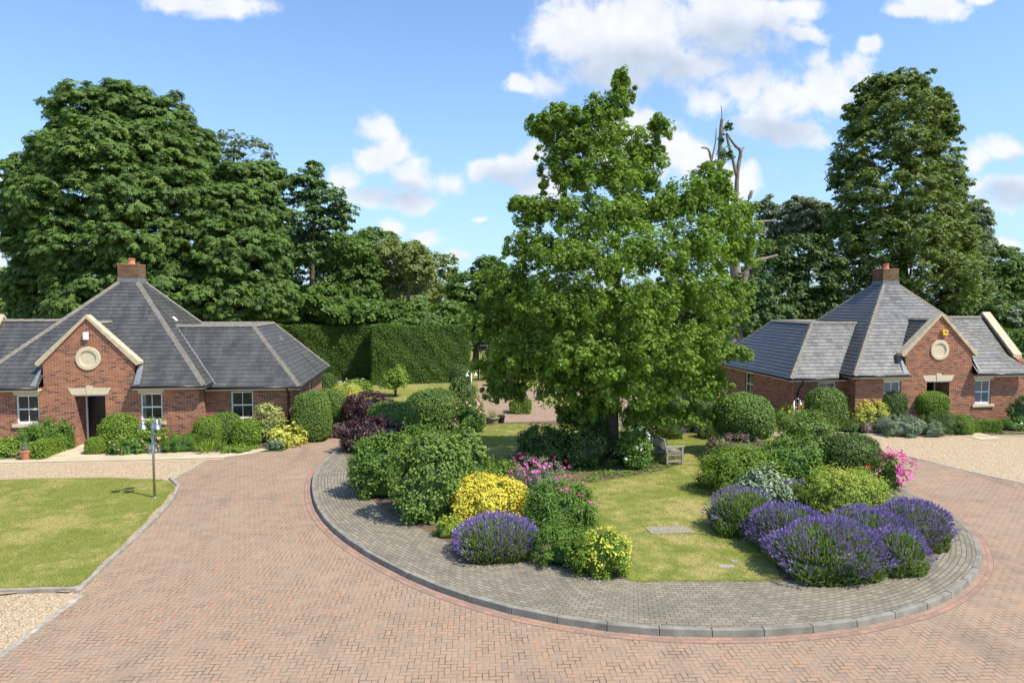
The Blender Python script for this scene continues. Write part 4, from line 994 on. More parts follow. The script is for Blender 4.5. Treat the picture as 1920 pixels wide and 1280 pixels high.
# ------------------------------------------------------------------ bench
def bench():
    p = G(1268, 872, IZ+.01); root = empty('garden_bench', (p[0], p[1], IZ), 'weathered grey slatted wooden bench on the lawn right of the oak', 'bench')
    a = R(4); ux = np.array([math.cos(a), math.sin(a)]); uy = np.array([-math.sin(a), math.cos(a)])
    o = np.array([p[0]-.35, p[1]])  # near back leg
    def T(x, y, z): q = o+ux*x+uy*y; return (q[0], q[1], IZ+.01+z)
    def bx(mb, x0, x1, y0, y1, z0, z1, lean=0):
        mb.hexa([T(x0, y0, z0), T(x1, y0, z0), T(x1, y1, z0), T(x0, y1, z0), T(x0+lean, y0, z1), T(x1+lean, y0, z1), T(x1+lean, y1, z1), T(x0+lean, y1, z1)])
    L = 1.5
    for yy in (0, L-.07):
        mb = MB(); bx(mb, 0, .07, yy, yy+.07, 0, .42); bx(mb, 0, .06, yy, yy+.07, .42, .93, -.12); mb.build('leg', M_TEAK, root, bevel=.006)
        mb = MB(); bx(mb, .56, .63, yy, yy+.07, 0, .62); mb.build('leg', M_TEAK, root, bevel=.006)
        mb = MB(); bx(mb, -.03, .68, yy-.01, yy+.08, .62, .655); mb.build('armrest', M_TEAK, root, bevel=.006)
        mb = MB(); bx(mb, .071, .559, yy+.015, yy+.055, .10, .17); bx(mb, .071, .559, yy+.015, yy+.055, .34, .42); mb.build('stretcher', M_TEAK, root)
    mb = MB()
    for i in range(9):
        x = .03+i*.068; bx(mb, x, x+.05, -.005, L+.005, .425, .447)
    bx(mb, .57, .61, .071, L-.071, .35, .42); mb.build('seat', M_TEAK, root, bevel=.004)
    mb = MB(); bx(mb, -.11, -.07, .071, L-.071, .84, .92); bx(mb, -.02, .02, .071, L-.071, .47, .53, -.012)
    for i in range(15):
        y = .12+i*.09; bx(mb, -.015, .005, y, y+.045, .53, .84, -.085)
    mb.build('backrest', M_TEAK, root)
bench()
# ------------------------------------------------------------------ pots and small things
def pot(px, py, r, h, mat, name, label, cat, z0=0, plant='shrub', ph=.35, pr=None, bands=False, dark=False):
    p = G(px, py, z0); root = empty(name, (p[0], p[1], z0), label, cat)
    mb = MB(); mb.lathe([(r*.68, 0), (r*.96, h*.82), (r*1.04, h*.82), (r*1.06, h), (r*.92, h), (r*.88, h*.88), (0, h*.88)], (p[0], p[1], z0+.001), 24)
    mb.build('pot_body', mat, root, smooth=False)
    mb = MB(); mb.lathe([(r*.89, 0), (0, .01)], (p[0], p[1], z0+h*.885), 16); mb.build('soil', M_SOIL, root)
    if bands:
        mb = MB()
        for f in (.2, .7): mb.lathe([(r*(.68+.34*f)+.002, h*f-.02), (r*(.68+.34*f)+.008, h*f), (r*(.68+.34*f)+.004, h*f+.02)], (p[0], p[1], z0), 24)
        mb.build('hoop', M_IRON, root)
    if plant:
        rg = mean_rng(int(px)); n = 260; d = unit(rg.normal(size=(n, 3))); d[:, 2] = abs(d[:, 2]); P = d*np.array([pr or r, pr or r, ph])*rg.uniform(.3, 1, (n, 1))+np.array([p[0], p[1], z0+h*.9])
        V, kk = place(TL['leaf'], P, d+rg.normal(size=d.shape)*.4, .06*rg.uniform(.7, 1.5, n), rg)
        npmesh('plant', V, quads(len(V)), ML[plant], root, np.repeat(rg.uniform(0, 1, n), kk))
    return root
pot(50, 861, .22, .36, M_POT, 'flower_pot', 'terracotta pot with a small shrub at the left path edge', 'plant pot', plant='grey', ph=.4)
pot(923, 797, .36, .42, M_TEAK, 'half_barrel', 'dark half barrel planter with leafy plants on the courtyard paving', 'planter', plant='bright', ph=.45, bands=True)
pot(940, 797, .17, .45, M_GUTTER, 'flower_pot', 'black pot beside the half barrel planter on the courtyard paving', 'plant pot', plant='darkw', ph=.1)
pot(1068, 795, .20, .55, M_GUTTER, 'flower_pot', 'dark pot on the courtyard paving seen below the oak branches', 'plant pot', plant='shrub', ph=.3)
sheet('drain_bed', gp([(1209, 989), (1280, 986), (1308, 999), (1222, 1002)], IZ), IZ+.02, simple('grey stony infill', (.30, .27, .21), .95, nz=.6, scale=30, bs=.9))['kind'] = 'structure'
def stones():
    rg = mean_rng(4)
    for i, (x, y, s, lb) in enumerate(((1362, 1062, .17, 'flat grey stone set in the island lawn, larger of the pair'), (1378, 1052, .11, 'small flat grey stone in the island lawn behind the larger one'))):
        p = G(x, y, IZ); mb = MB(); n = 9; pts = [(p[0]+s*rg.uniform(.6, 1.1)*math.cos(6.283*k/n), p[1]+s*.8*rg.uniform(.6, 1.1)*math.sin(6.283*k/n), IZ+.006) for k in range(n)]
        mb.prism(pts, (0, 0, .012)); o = mb.build('stone', M_SLEEPER, bevel=.004); tag(o, lb, 'stone', 'stones in the lawn')
stones()
# ------------------------------------------------------------------ hand-placed planting
S = shrub
def box_low(label, p0, p1, w, h, mat='box', g='low clipped box hedges', z0=0, seed=3): return hedge_block('box_hedge', label, [G(*p0), G(*p1)], w, h, mat, .045, g, z0, seed, rag=.015)
# left cottage front
box_low('low box hedge left of the path to the black door', (80, 861), (141, 838), .62, .55, seed=21)
S('laurel_shrub', 'glossy dark shrub with long leaves under the left window', 95, 846, 80, 786, 'shrub', leaf=.10, amp=.08, tmpl='narrow', dens=1.6)
S('ground_cover', 'low leafy ground cover at the left edge beside the terracotta pot', 14, 858, 70, 824, 'bright', leaf=.08, dens=1.4)
S('rose_bush', 'thin rose bush rising behind the terracotta pot', 52, 848, 40, 800, 'shrub', leaf=.05, dens=.9)
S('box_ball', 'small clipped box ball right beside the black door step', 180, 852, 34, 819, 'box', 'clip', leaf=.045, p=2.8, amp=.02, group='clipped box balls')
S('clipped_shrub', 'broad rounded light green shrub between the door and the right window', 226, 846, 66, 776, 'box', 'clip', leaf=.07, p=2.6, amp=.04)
S('rose_bush', 'leafy shrub with a few white and pink blooms under the right window', 284, 843, 56, 786, 'bright', leaf=.07, flowers='pink', nfl=5)
S('hydrangea', 'low hydrangea with dusty pink heads in front of the rounded shrub', 240, 853, 60, 822, 'shrub', leaf=.08, flowers='pink', nfl=7, fls=.05)
S('flowering_plant', 'low cushion of pink flowers behind the lamp post', 288, 850, 24, 832, 'grey', leaf=.04, flowers='pink', nfl=16, fls=.035)
S('grey_shrub', 'loose grey green shrub low against the cottage wall', 336, 849, 62, 812, 'shrub', 'loose', leaf=.05, tmpl='narrow', amp=.1, dens=1.3)
S('clipped_ball', 'rounded clipped shrub at the inner corner of the left cottage', 391, 838, 50, 781, 'box', 'clip', leaf=.055, p=2.7, amp=.03, group='clipped rounded shrubs by the left cottage')
S('clipped_ball', 'darker clipped shrub under the wing window, behind its neighbour', 422, 832, 58, 773, 'clip', 'clip', leaf=.05, p=2.5, amp=.03, group='clipped rounded shrubs by the left cottage')
S('clipped_ball', 'yellowish green rounded shrub under the right side of the wing window', 464, 838, 54, 784, 'bright', 'clip', leaf=.075, p=2.5, amp=.06, group='clipped rounded shrubs by the left cottage')
S('iris_clump', 'clump of upright strap leaves at the path edge', 395, 851, 60, 823, 'bright', 'strap', dens=1.5)
S('ground_cover', 'low green ground cover between the strap leaves and the paving', 450, 849, 60, 834, 'bright', leaf=.07)
S('variegated_shrub', 'tall narrow shrub with cream and reddish leaves beside the downpipe', 507, 832, 48, 754, 'varieg', leaf=.085, amp=.12, core=.6, dr=.8, dens=.9)
S('hosta', 'yellow green broad leaved plant in front of the topiary', 540, 838, 60, 802, 'gold2', leaf=.13, amp=.12, core=.5)
S('grey_plant', 'small grey green plant at the bed tip', 517, 843, 28, 825, 'grey', leaf=.05)
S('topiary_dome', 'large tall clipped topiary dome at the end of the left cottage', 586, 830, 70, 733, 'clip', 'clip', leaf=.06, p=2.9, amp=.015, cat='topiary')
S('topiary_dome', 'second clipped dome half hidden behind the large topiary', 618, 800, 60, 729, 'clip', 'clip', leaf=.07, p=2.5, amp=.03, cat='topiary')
S('clipped_ball', 'small clipped ball by the rear corner of the left cottage', 613, 752, 38, 699, 'yew', 'clip', leaf=.07, p=2.3, amp=.03)
S('perennial_border', 'straw coloured and yellow perennials behind the purple shrubs', 645, 775, 46, 716, 'gold2', leaf=.09, amp=.15, tmpl='narrow')
S('perennial_border', 'green perennials with white blooms near the hedge shadow', 668, 745, 60, 713, 'bright', leaf=.09, flowers='white', nfl=16, fls=.08)
S('yellow_shrub', 'small golden shrub in the far left border', 663, 752, 36, 722, 'gold2', leaf=.08)
S('brown_shrub', 'low brownish twiggy plant behind the drive corner', 640, 822, 40, 793, 'greyb', leaf=.05)
S('young_tree', 'young bright green tree standing on the lawn before the hedge', 741, 745, 42, 691, 'bright', leaf=.12, amp=.22, core=.5, dr=1, zlift=.5, stem=True)
# island, left part
S('purple_shrub', 'dark purple leaved shrub at the rear of the island bed', 690, 803, 96, 731, 'purple', leaf=.07, amp=.06, z0=IZ, group='dark purple shrubs')
S('purple_shrub', 'dark purple leaved shrub beside the grey paving, nearer one', 700, 852, 118, 779, 'purple', leaf=.07, amp=.09, z0=IZ, dens=1.1, group='dark purple shrubs')
S('rounded_shrub', 'broad rounded light green shrub behind the purple ones', 812, 812, 104, 729, 'clip', 'clip', leaf=.08, p=2.4, amp=.05, z0=IZ)
S('rounded_shrub', 'rounded shaded green shrub between the purple shrubs and the pale rounded one', 738, 828, 92, 752, 'clip', 'clip', leaf=.08, p=2.4, amp=.05, z0=IZ)
S('rose_bush', 'pink rose bush at the right end of the rounded shrubs', 882, 812, 54, 748, 'shrub', leaf=.07, flowers='pink', nfl=22, fls=.06, z0=IZ)
S('leafy_shrub', 'big dark green leafy shrub overhanging the grey paving on its left', 718, 938, 112, 810, 'shrub', leaf=.085, amp=.14, freq=3, shoots=90, z0=IZ, dens=1.1)
S('leafy_shrub', 'largest light green leafy shrub in the middle of the island bed', 806, 984, 128, 812, 'clip', leaf=.085, amp=.12, freq=3, shoots=90, z0=IZ, dens=1.2)
S('leafy_shrub', 'leafy light green shrub behind the golden one, beside the rear lawn', 868, 958, 100, 800, 'clip', leaf=.085, amp=.13, freq=3, shoots=70, z0=IZ, dens=1.2)
S('leafy_shrub', 'light green leafy shrub squeezed in at the back of the two largest ones', 790, 905, 110, 798, 'shrub', leaf=.085, amp=.13, freq=3, shoots=50, z0=IZ, dens=1.2)
S('leafy_shrub', 'low dark shrub at the foot of the big ones on the paving edge', 688, 915, 64, 868, 'yew', leaf=.06, z0=IZ)
S('leafy_shrub', 'mid green shrub right behind the golden bush', 930, 925, 90, 864, 'bright', leaf=.07, amp=.1, z0=IZ, dens=1.2, lo=0, hi=.7)
S('lavender_bush', 'lavender fading behind the big green shrub by the rear lawn', 880, 868, 60, 820, 'yew', leaf=.06, z0=IZ)
S('golden_shrub', 'bright golden yellow shrub in the island bed', 912, 990, 150, 888, 'gold', leaf=.065, amp=.09, z0=IZ, tmpl='leaf', dens=1.7, p=2.2, lo=.15)
S('spurge_plant', 'small yellow green plant at the corner of the bed on the paving', 843, 1012, 56, 966, 'lowg', leaf=.06, amp=.15, z0=IZ)
S('lavender_bush', 'round lavender bush in full purple flower left of the island lawn', 932, 1058, 146, 972, 'lavg', 'lav', flowers='purple', z0=IZ, amp=.03, dens=1, nfl=.95)
S('rose_campion', 'tall grey leaved plant with magenta flowers behind the golden shrub', 1010, 955, 110, 858, 'grey', 'airy', leaf=.06, amp=.14, flowers='magenta', nfl=130, fls=.042, z0=IZ, tmpl='narrow', core=.6, dens=1.2, shoots=30)
S('leafy_shrub', 'dense shrub with narrow drooping leaves beside the lavender', 1050, 1018, 128, 900, 'shrub', leaf=.10, amp=.07, tmpl='narrow', z0=IZ, dens=1.8, flowers='magenta', nfl=24, fls=.038, fl_side=1)
S('low_shrub', 'feathery low green shrub at the paving edge beside the lavender', 1060, 1070, 120, 985, 'shrub', leaf=.07, amp=.1, tmpl='narrow', z0=IZ, dens=1.6, core=.5, shoots=25)
S('low_shrub', 'low green mound between the feathery shrub and the frothy yellow plant', 1095, 1078, 70, 1010, 'bright', leaf=.05, amp=.13, z0=IZ, dens=1.2, hi=.7)
S('ladys_mantle', 'yellow green frothy plant at the near corner of the island lawn', 1130, 1088, 84, 996, 'bright', leaf=.055, freq=3, shoots=30, amp=.15, z0=IZ, flowers='lime', nfl=240, fls=.026, dens=1.2)
# oak bed
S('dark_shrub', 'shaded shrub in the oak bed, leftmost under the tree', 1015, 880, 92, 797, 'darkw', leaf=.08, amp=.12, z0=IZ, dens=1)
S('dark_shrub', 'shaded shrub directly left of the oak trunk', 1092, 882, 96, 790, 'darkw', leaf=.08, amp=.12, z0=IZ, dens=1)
S('rose_bush', 'bush with orange red blooms behind the oak trunk', 1120, 836, 60, 764, 'shrub', leaf=.07, flowers='orange', nfl=4, fls=.08, z0=IZ)
S('rose_bush', 'white flowering rose bush right of the oak trunk', 1188, 882, 66, 800, 'shrub', leaf=.09, amp=.12, flowers='white', nfl=13, fls=.055, z0=IZ, shoots=12)
S('lavender_bush', 'lavender clump with pale flowers behind the bench', 1248, 824, 62, 782, 'lavg', 'lav', flowers='pale', z0=IZ, dens=.8)
S('lavender_bush', 'lavender clump with pale flowers behind the standard shrub', 1332, 824, 44, 783, 'lavg', 'lav', flowers='pale', z0=IZ, dens=.8)
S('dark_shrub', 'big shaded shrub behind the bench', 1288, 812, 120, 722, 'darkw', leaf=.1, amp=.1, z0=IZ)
S('leafy_shrub', 'green shrub under the right oak branches', 1210, 822, 70, 760, 'mid', leaf=.09, amp=.1, z0=IZ)
# island, right part
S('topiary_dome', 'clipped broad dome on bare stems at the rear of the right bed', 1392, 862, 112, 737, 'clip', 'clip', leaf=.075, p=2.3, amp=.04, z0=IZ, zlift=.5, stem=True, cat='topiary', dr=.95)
S('dark_shrub', 'dark twiggy undergrowth below the clipped dome on stems', 1378, 872, 100, 812, 'greyb', leaf=.05, amp=.1, z0=IZ)
S('loose_shrub', 'loose grey green shrub in front of the wing of the right cottage', 1508, 850, 130, 766, 'clip', 'airy', leaf=.07, amp=.12, z0=IZ, dens=1.2, core=.55, zlift=.25, stem=True)
S('leafy_shrub', 'light green shrub with drooping leaves at the edge of the island lawn', 1388, 935, 132, 834, 'bright', leaf=.11, tmpl='narrow', amp=.10, z0=IZ, dens=1.7, hi=.9)
S('leafy_shrub', 'mid green peony like shrub in the middle of the right bed', 1478, 925, 124, 820, 'shrub', leaf=.08, amp=.11, z0=IZ, shoots=30, dens=1.2)
S('yew_dome', 'dark rounded shrub behind the reddish topped one', 1590, 890, 112, 813, 'yew', 'clip', leaf=.07, p=2.3, amp=.04, z0=IZ)
S('rose_campion', 'magenta flowered plant beside the right hand drive', 1664, 922, 62, 846, 'shrub', 'airy', leaf=.05, amp=.2, z0=IZ, flowers='magenta', nfl=120, fls=.042, core=.5, fl_side=1)
S('pale_shrub', 'pale leaved shrub leaning over the lavender', 1432, 962, 96, 884, 'grey', leaf=.11, amp=.18, z0=IZ, core=.5, dens=.9, lo=.2)
S('lavender_bush', 'pale lavender bush at the edge of the island lawn', 1392, 1008, 118, 914, 'lavg', 'lav', flowers='pale', z0=IZ, amp=.06, nfl=.5)
S('lavender_bush', 'pale lavender between the pale leaved shrub and the reddish topped shrub', 1490, 965, 90, 905, 'lavg', 'lav', flowers='pale', z0=IZ, amp=.06, nfl=.6)
S('pieris_shrub', 'yellow green shrub with reddish young tops behind the lavender', 1578, 985, 150, 880, 'pieris', leaf=.095, tmpl='narrow', amp=.06, z0=IZ, dens=1.9, flowers='red', nfl=0)
S('rose_bush', 'small bush with a red bloom behind the reddish topped shrub', 1613, 925, 34, 874, 'shrub', leaf=.06, z0=IZ, flowers='red', nfl=4, fls=.07)
lg = 'lavender bushes massed at the front of the right bed'
S('lavender_bush', 'rearmost purple lavender beside the grey paving on the right', 1706, 1036, 124, 938, 'lavg', 'lav', flowers='purple', z0=IZ, amp=.10, group=lg, nfl=1.2)
S('lavender_bush', 'purple lavender with a green face at the left of the massed lavenders', 1474, 1045, 130, 946, 'lavg', 'lav', flowers='purple', z0=IZ, amp=.10, group=lg, nfl=1.1)
S('lavender_bush', 'large lavender behind the front one, in densest purple', 1622, 1056, 150, 958, 'lavg', 'lav', flowers='purple', z0=IZ, amp=.10, group=lg, nfl=1.35)
S('lavender_bush', 'biggest and nearest lavender bush, spilling over the grey paving', 1546, 1096, 190, 978, 'lavg', 'lav', flowers='purple', z0=IZ, amp=.10, group=lg, nfl=1.2)
S('lavender_bush', 'small lavender at the right foot of the biggest one', 1680, 1082, 92, 992, 'lavg', 'lav', flowers='purple', z0=IZ, amp=.07, group=lg, nfl=1.2)
S('sage_plant', 'small pale green plant tucked left of the massed lavenders', 1412, 1008, 30, 968, 'grey', leaf=.06, z0=IZ, lo=.3)
# right cottage front
S('topiary_dome', 'tall clipped dome at the wing of the right cottage', 1546, 812, 72, 727, 'clip', 'clip', leaf=.075, p=2.6, amp=.02, cat='topiary')
S('golden_shrub', 'yellow bush at the foot of the right cottage wing', 1485, 800, 48, 757, 'gold2', leaf=.08)
S('golden_shrub', 'large yellow variegated bush beside the left window of the right cottage', 1626, 804, 66, 746, 'gold2', leaf=.085, amp=.06, dens=1.3, lo=.2)
S('clipped_ball', 'dark clipped ball under the left window of the right cottage', 1668, 802, 56, 732, 'yew', 'clip', leaf=.06, p=2.7, amp=.03, zlift=.15)
S('cloud_topiary', 'flat topped clipped shrub hiding the door of the right cottage', 1740, 802, 62, 733, 'box', 'clip', leaf=.06, p=3.2, amp=.02, zlift=.5, stem=True, cat='topiary')
S('juniper', 'low layered dark green conifer in the right cottage bed', 1594, 812, 36, 784, 'yew', leaf=.06, amp=.15)
S('brown_shrub', 'brownish twiggy low shrub beside the grey green mound', 1628, 814, 40, 790, 'greyb', leaf=.05, amp=.08)
S('cotton_lavender', 'wide grey green mound overhanging the gravel edge', 1688, 820, 86, 779, 'grey', leaf=.05, amp=.06, dens=1.5)
S('cotton_lavender', 'small grey green mound right of the wide one', 1748, 820, 34, 791, 'grey', leaf=.05, amp=.06, dens=1.3)
S('yew_mound', 'dark olive mound in front of the flat topped topiary', 1764, 815, 72, 772, 'yew', leaf=.05, tmpl='narrow', amp=.05, dens=1.4, lo=.1)
S('box_ball', 'small box ball left of the slab path to the right cottage', 1810, 816, 26, 789, 'box', 'clip', leaf=.045, p=2.8, amp=.02, group='clipped box balls')
S('box_ball', 'box mound half hidden behind the olive mound by the path', 1806, 802, 30, 777, 'box', 'clip', leaf=.045, p=2.8, amp=.02, group='clipped box balls')
box_low('low box hedge on the gravel edge right of the slab path', (1822, 812), (1878, 812), .6, .52, seed=23)
S('dark_shrub', 'dark shrub at the far corner of the right cottage', 1918, 806, 52, 738, 'yew', leaf=.07)
S('low_shrub', 'small green plant with white blooms at the right picture edge', 1898, 808, 36, 782, 'shrub', leaf=.06, flowers='white', nfl=4, fls=.05)
# far garden
S('topiary_ball', 'upper ball of clipped topiary beside the garden gate', 862, 760, 38, 683, 'yew', 'clip', leaf=.08, p=2.2, amp=.04, zlift=.9, stem=True, cat='topiary')
S('clipped_shrub', 'rounded shrub below the clipped ball near the gate', 868, 770, 50, 708, 'yew', leaf=.09, amp=.06)
bg = 'box blocks round the courtyard'
for (lb, x0, x1, y, h) in (('square box block on the courtyard paving left of centre', 958, 993, 776, .62), ('box block by the garden gate', 915, 940, 724, .6)):
    a = G(x0, y); b = G(x1, y); hedge_block('box_block', lb, [a, b], .95, h, 'box', .06, bg, seed=31)
S('climbing_shrub', 'leafy climber on the side wall of the right cottage', 1432, 770, 34, 690, 'darkw', leaf=.08)
# ------------------------------------------------------------------ trees
def conv(rows): return rows
# oak in the island
OB = G(1147, 862, IZ)
OY = OB[1]
oak_l = [(1165, 185, 26, 40, 0), (1165, 150, 10, 20, .1), (1120, 215, 42, 34, .2), (1060, 225, 42, 30, 0), (1012, 240, 22, 26, -.2), (1070, 275, 70, 40, .3), (1150, 260, 55, 50, -.4), (1210, 290, 44, 32, .2), (1240, 240, 20, 30, 0),
         (1130, 330, 85, 50, -.6), (1060, 330, 50, 35, .5), (1195, 330, 45, 40, .4), (1020, 400, 60, 40, .1), (975, 385, 24, 14, 0), (1120, 410, 90, 60, -1.1), (1210, 400, 60, 50, .3), (1285, 380, 60, 50, .2), (1335, 350, 40, 40, .6), (1370, 410, 55, 50, -.1),
         (1000, 470, 60, 42, -.1), (1090, 490, 90, 60, -1.6), (1200, 480, 90, 60, -1.4), (1300, 470, 80, 60, -.8), (1385, 470, 50, 40, .2), (960, 540, 70, 45, .3), (1050, 570, 95, 60, -1.5), (1170, 570, 100, 60, -2.1), (1290, 560, 90, 60, -1.2), (1360, 560, 50, 60, .4),
         (930, 600, 60, 50, .6), (1000, 650, 90, 55, -.6), (1110, 660, 100, 60, -1.9), (1230, 650, 90, 60, -1.7), (1320, 650, 70, 50, -.4), (1375, 665, 36, 14, -.3), (950, 690, 60, 40, .2), (1060, 720, 80, 42, -.6), (1170, 725, 90, 45, -1.3), (1270, 720, 70, 50, -.6), (1330, 720, 40, 40, .3),
         (945, 735, 40, 22, .1), (1110, 765, 60, 25, -.4), (1215, 775, 60, 25, -.2), (1075, 780, 30, 16, .2), (1290, 780, 45, 22, .5)]
oak_l = [(l[0], l[1], l[2]*.9, l[3]*.9)+tuple(l[4:]) for l in oak_l]
tree('oak_tree', 'tall young oak standing in the island lawn with its crown reaching above all else nearby', 1147, OY, oak_l, 'oak', .24, 101, cat='tree', base=(OB[0], OB[1], IZ), top=12.6, nlimb=46, depthf=.85,
     leaf=.082, tmpl='ros', clump=.23, per=34, cover=1.33, inner=.9, squash=1.0, dome=False, sprig=.22, drop=.08)
# chestnut behind the left cottage
ch = [(165, 215, 66, 58), (235, 215, 70, 50), (300, 235, 60, 55), (114, 298, 62, 54), (200, 290, 90, 70, -2.5), (300, 300, 75, 65, -1.8), (350, 290, 50, 60), (60, 350, 48, 60), (130, 380, 90, 65, -2.5), (230, 380, 90, 65, -3.5), (330, 380, 80, 65, -3), (35, 410, 32, 46), (380, 340, 45, 60),
      (70, 470, 55, 50, .5), (160, 470, 95, 60, -3), (270, 460, 95, 60, -4), (370, 450, 75, 60, -2.5), (85, 545, 70, 50, -.5), (190, 550, 95, 60, -3.4), (300, 545, 90, 65, -4), (390, 540, 70, 65, -2), (110, 600, 80, 40), (330, 600, 90, 40, -3)]
KW = dict(tmpl='ros7', leaf=.20, clump=.32, per=38, cover=1.9, inner=.4, squash=.62, droop=.12, top=14, sprig=.0)
tree('chestnut_tree', 'huge dense horse chestnut towering behind the left cottage', 210, 46, ch, 'chest', .6, 102, nlimb=20, **KW)
ch2 = [(455, 345, 60, 36), (500, 335, 36, 30), (430, 400, 60, 60, -2), (495, 410, 42, 60, -1), (440, 480, 80, 60, -3), (505, 490, 40, 60, -1), (430, 560, 85, 55, -3), (495, 570, 60, 50, -2), (520, 560, 30, 50)]
tree('chestnut_tree', 'smaller horse chestnut leaning right of the huge one', 460, 45, ch2, 'chest', .4, 103, nlimb=14, **KW)
sp = [(400, 262, 24, 16), (430, 270, 40, 20), (470, 285, 40, 20), (440, 300, 40, 14), (495, 290, 16, 20), (390, 290, 16, 20)]
tree('airy_tree', 'thin see-through tree top with bare twigs above the chestnuts', 445, 56, sp, 'sparse', .3, 104, nlimb=20, tmpl='ros4', leaf=.17, clump=.35, per=10, cover=.8, inner=.6)
ok2 = [(560, 350, 40, 24), (590, 320, 14, 16), (560, 395, 45, 36), (610, 370, 36, 22), (640, 400, 26, 20), (600, 410, 40, 20), (630, 425, 24, 10), (545, 430, 30, 40), (580, 345, 30, 14), (585, 455, 34, 26), (570, 480, 36, 26)]
tree('oak_tree', 'dark ragged oak with horizontal limbs right of the chestnuts', 585, 52, ok2, 'oak2', .3, 105, nlimb=26, tmpl='ros4', leaf=.22, clump=.35, per=14, cover=1.0, inner=.6, squash=.5)
wg = 'mixed trees in the wood beyond the hedge'
def T(name, label, px, Y, lobes, mat, seed, **kw):
    k = dict(tmpl='ros4', leaf=.155, clump=.30, per=40, cover=1.6, inner=.35, squash=.75, nlimb=8); k.update(kw)
    return tree(name, label, px, Y, lobes, mat, k.pop('tr', .25), seed, group=k.pop('group', wg), **k)
T('broadleaf_tree', 'dark broadleaf tree between the ragged oak and the willow', 590, 56, [(575, 470, 55, 40), (640, 480, 60, 40), (590, 530, 70, 50), (660, 540, 60, 50), (570, 590, 60, 40)], 'mid', 111)
T('broadleaf_tree', 'rounded tree rising just left of the pale willow', 700, 62, [(700, 470, 55, 36), (660, 475, 40, 30), (720, 520, 60, 50), (690, 570, 60, 40)], 'mid', 112)
T('willow_tree', 'pale yellowish willow above the middle of the hedge', 745, 58, [(735, 490, 46, 36), (775, 500, 40, 38), (745, 540, 60, 40), (700, 530, 30, 30), (760, 570, 60, 30)], 'willow', 113, tmpl='ros', leaf=.13, per=46)
T('willow_tree', 'slighter pale willow right of the first, against the clouds', 820, 62, [(775, 480, 24, 26), (820, 505, 36, 30), (840, 500, 16, 26), (830, 545, 46, 36), (800, 570, 50, 30)], 'willow', 114, tmpl='ros', leaf=.13, per=40, cover=1.0, drop=.1)
T('broadleaf_tree', 'dark tree right behind the black pole', 800, 52, [(790, 590, 44, 24), (740, 594, 50, 22), (840, 594, 40, 24), (800, 606, 60, 20)], 'mid', 115)
T('broadleaf_tree', 'bright low tree directly above the left part of the hedge', 610, 53, [(600, 570, 60, 30), (650, 590, 60, 26), (560, 595, 40, 26)], 'mid', 116, leaf=.28)
T('broadleaf_tree', 'low leafy tree just above the hedge left of the pole', 710, 53.5, [(715, 592, 40, 20), (680, 602, 40, 16), (760, 604, 40, 14)], 'mid', 117)
T('broadleaf_tree', 'tree filling the gap between the pole and the island oak', 890, 58, [(880, 545, 40, 36), (920, 520, 40, 36), (900, 590, 50, 40), (950, 560, 50, 50), (925, 630, 40, 40)], 'mid', 118)
T('broadleaf_tree', 'distant pale tree at the far left edge behind the chestnut', 10, 75, [(10, 545, 50, 40), (-40, 560, 50, 50), (20, 590, 50, 30)], 'willow', 119)
T('broadleaf_tree', 'dark tree seen through the gap under the chestnuts', 500, 60, [(500, 570, 60, 50), (440, 590, 60, 40), (560, 600, 40, 40)], 'darkw', 120)
T('broadleaf_tree', 'dark tree behind the oak crown at its lower left', 1000, 60, [(980, 600, 60, 50), (1050, 600, 60, 60), (1120, 610, 60, 60), (1020, 660, 80, 40)], 'darkw', 121)
T('broadleaf_tree', 'dark tree behind the oak crown at its lower right', 1260, 60, [(1200, 600, 70, 60), (1280, 590, 70, 60), (1340, 610, 60, 50), (1250, 660, 90, 40)], 'darkw', 122)
# right side
T('willow_tree', 'grey silvery tree right of the dead tree', 1425, 62, [(1420, 420, 36, 40), (1440, 400, 24, 30), (1430, 470, 40, 40)], 'silver', 131, tmpl='ros', leaf=.2, cover=.7, inner=.7)
T('willow_tree', 'rounded silvery green tree between the dead tree and the tall lime', 1510, 60, [(1510, 405, 46, 30), (1550, 430, 36, 36), (1500, 440, 40, 34)], 'silver', 132, tmpl='ros', leaf=.2)
T('broadleaf_tree', 'dark round tree above the ridge of the right cottage wing', 1480, 50, [(1490, 480, 60, 34), (1440, 510, 45, 40), (1530, 520, 50, 50), (1470, 560, 60, 50), (1540, 580, 40, 40)], 'darkw', 133)
T('ivy_tree', 'low dull green tree around the foot of the dead tree', 1410, 46, [(1410, 560, 40, 40), (1390, 600, 40, 30), (1450, 600, 40, 26)], 'oak2', 134)
lm = [(1645, 172, 36, 26), (1695, 162, 46, 26), (1738, 195, 34, 34), (1620, 215, 28, 26), (1768, 225, 20, 26), (1680, 215, 80, 40, -1), (1610, 250, 28, 24), (1760, 250, 40, 40), (1660, 280, 80, 50, -1.5), (1740, 310, 55, 50, -1), (1600, 330, 46, 40), (1680, 360, 90, 50, -2.5), (1775, 350, 36, 40), (1620, 400, 64, 40, -1), (1730, 410, 80, 50, -2), (1590, 430, 40, 30), (1680, 450, 100, 50, -3), (1780, 450, 50, 50, -1), (1620, 500, 75, 45, -1), (1730, 510, 100, 50, -3), (1650, 560, 90, 40, -1), (1760, 560, 90, 50, -2), (1800, 490, 36, 60, -.5)]
tree('lime_tree', 'very tall lime tree behind the chimney of the right cottage', 1690, 52, lm, 'lime', .5, 135, nlimb=30, tmpl='ros4', leaf=.16, clump=.28, per=34, cover=1.35, inner=.6, squash=.85, top=17, drop=.1, sprig=.2)
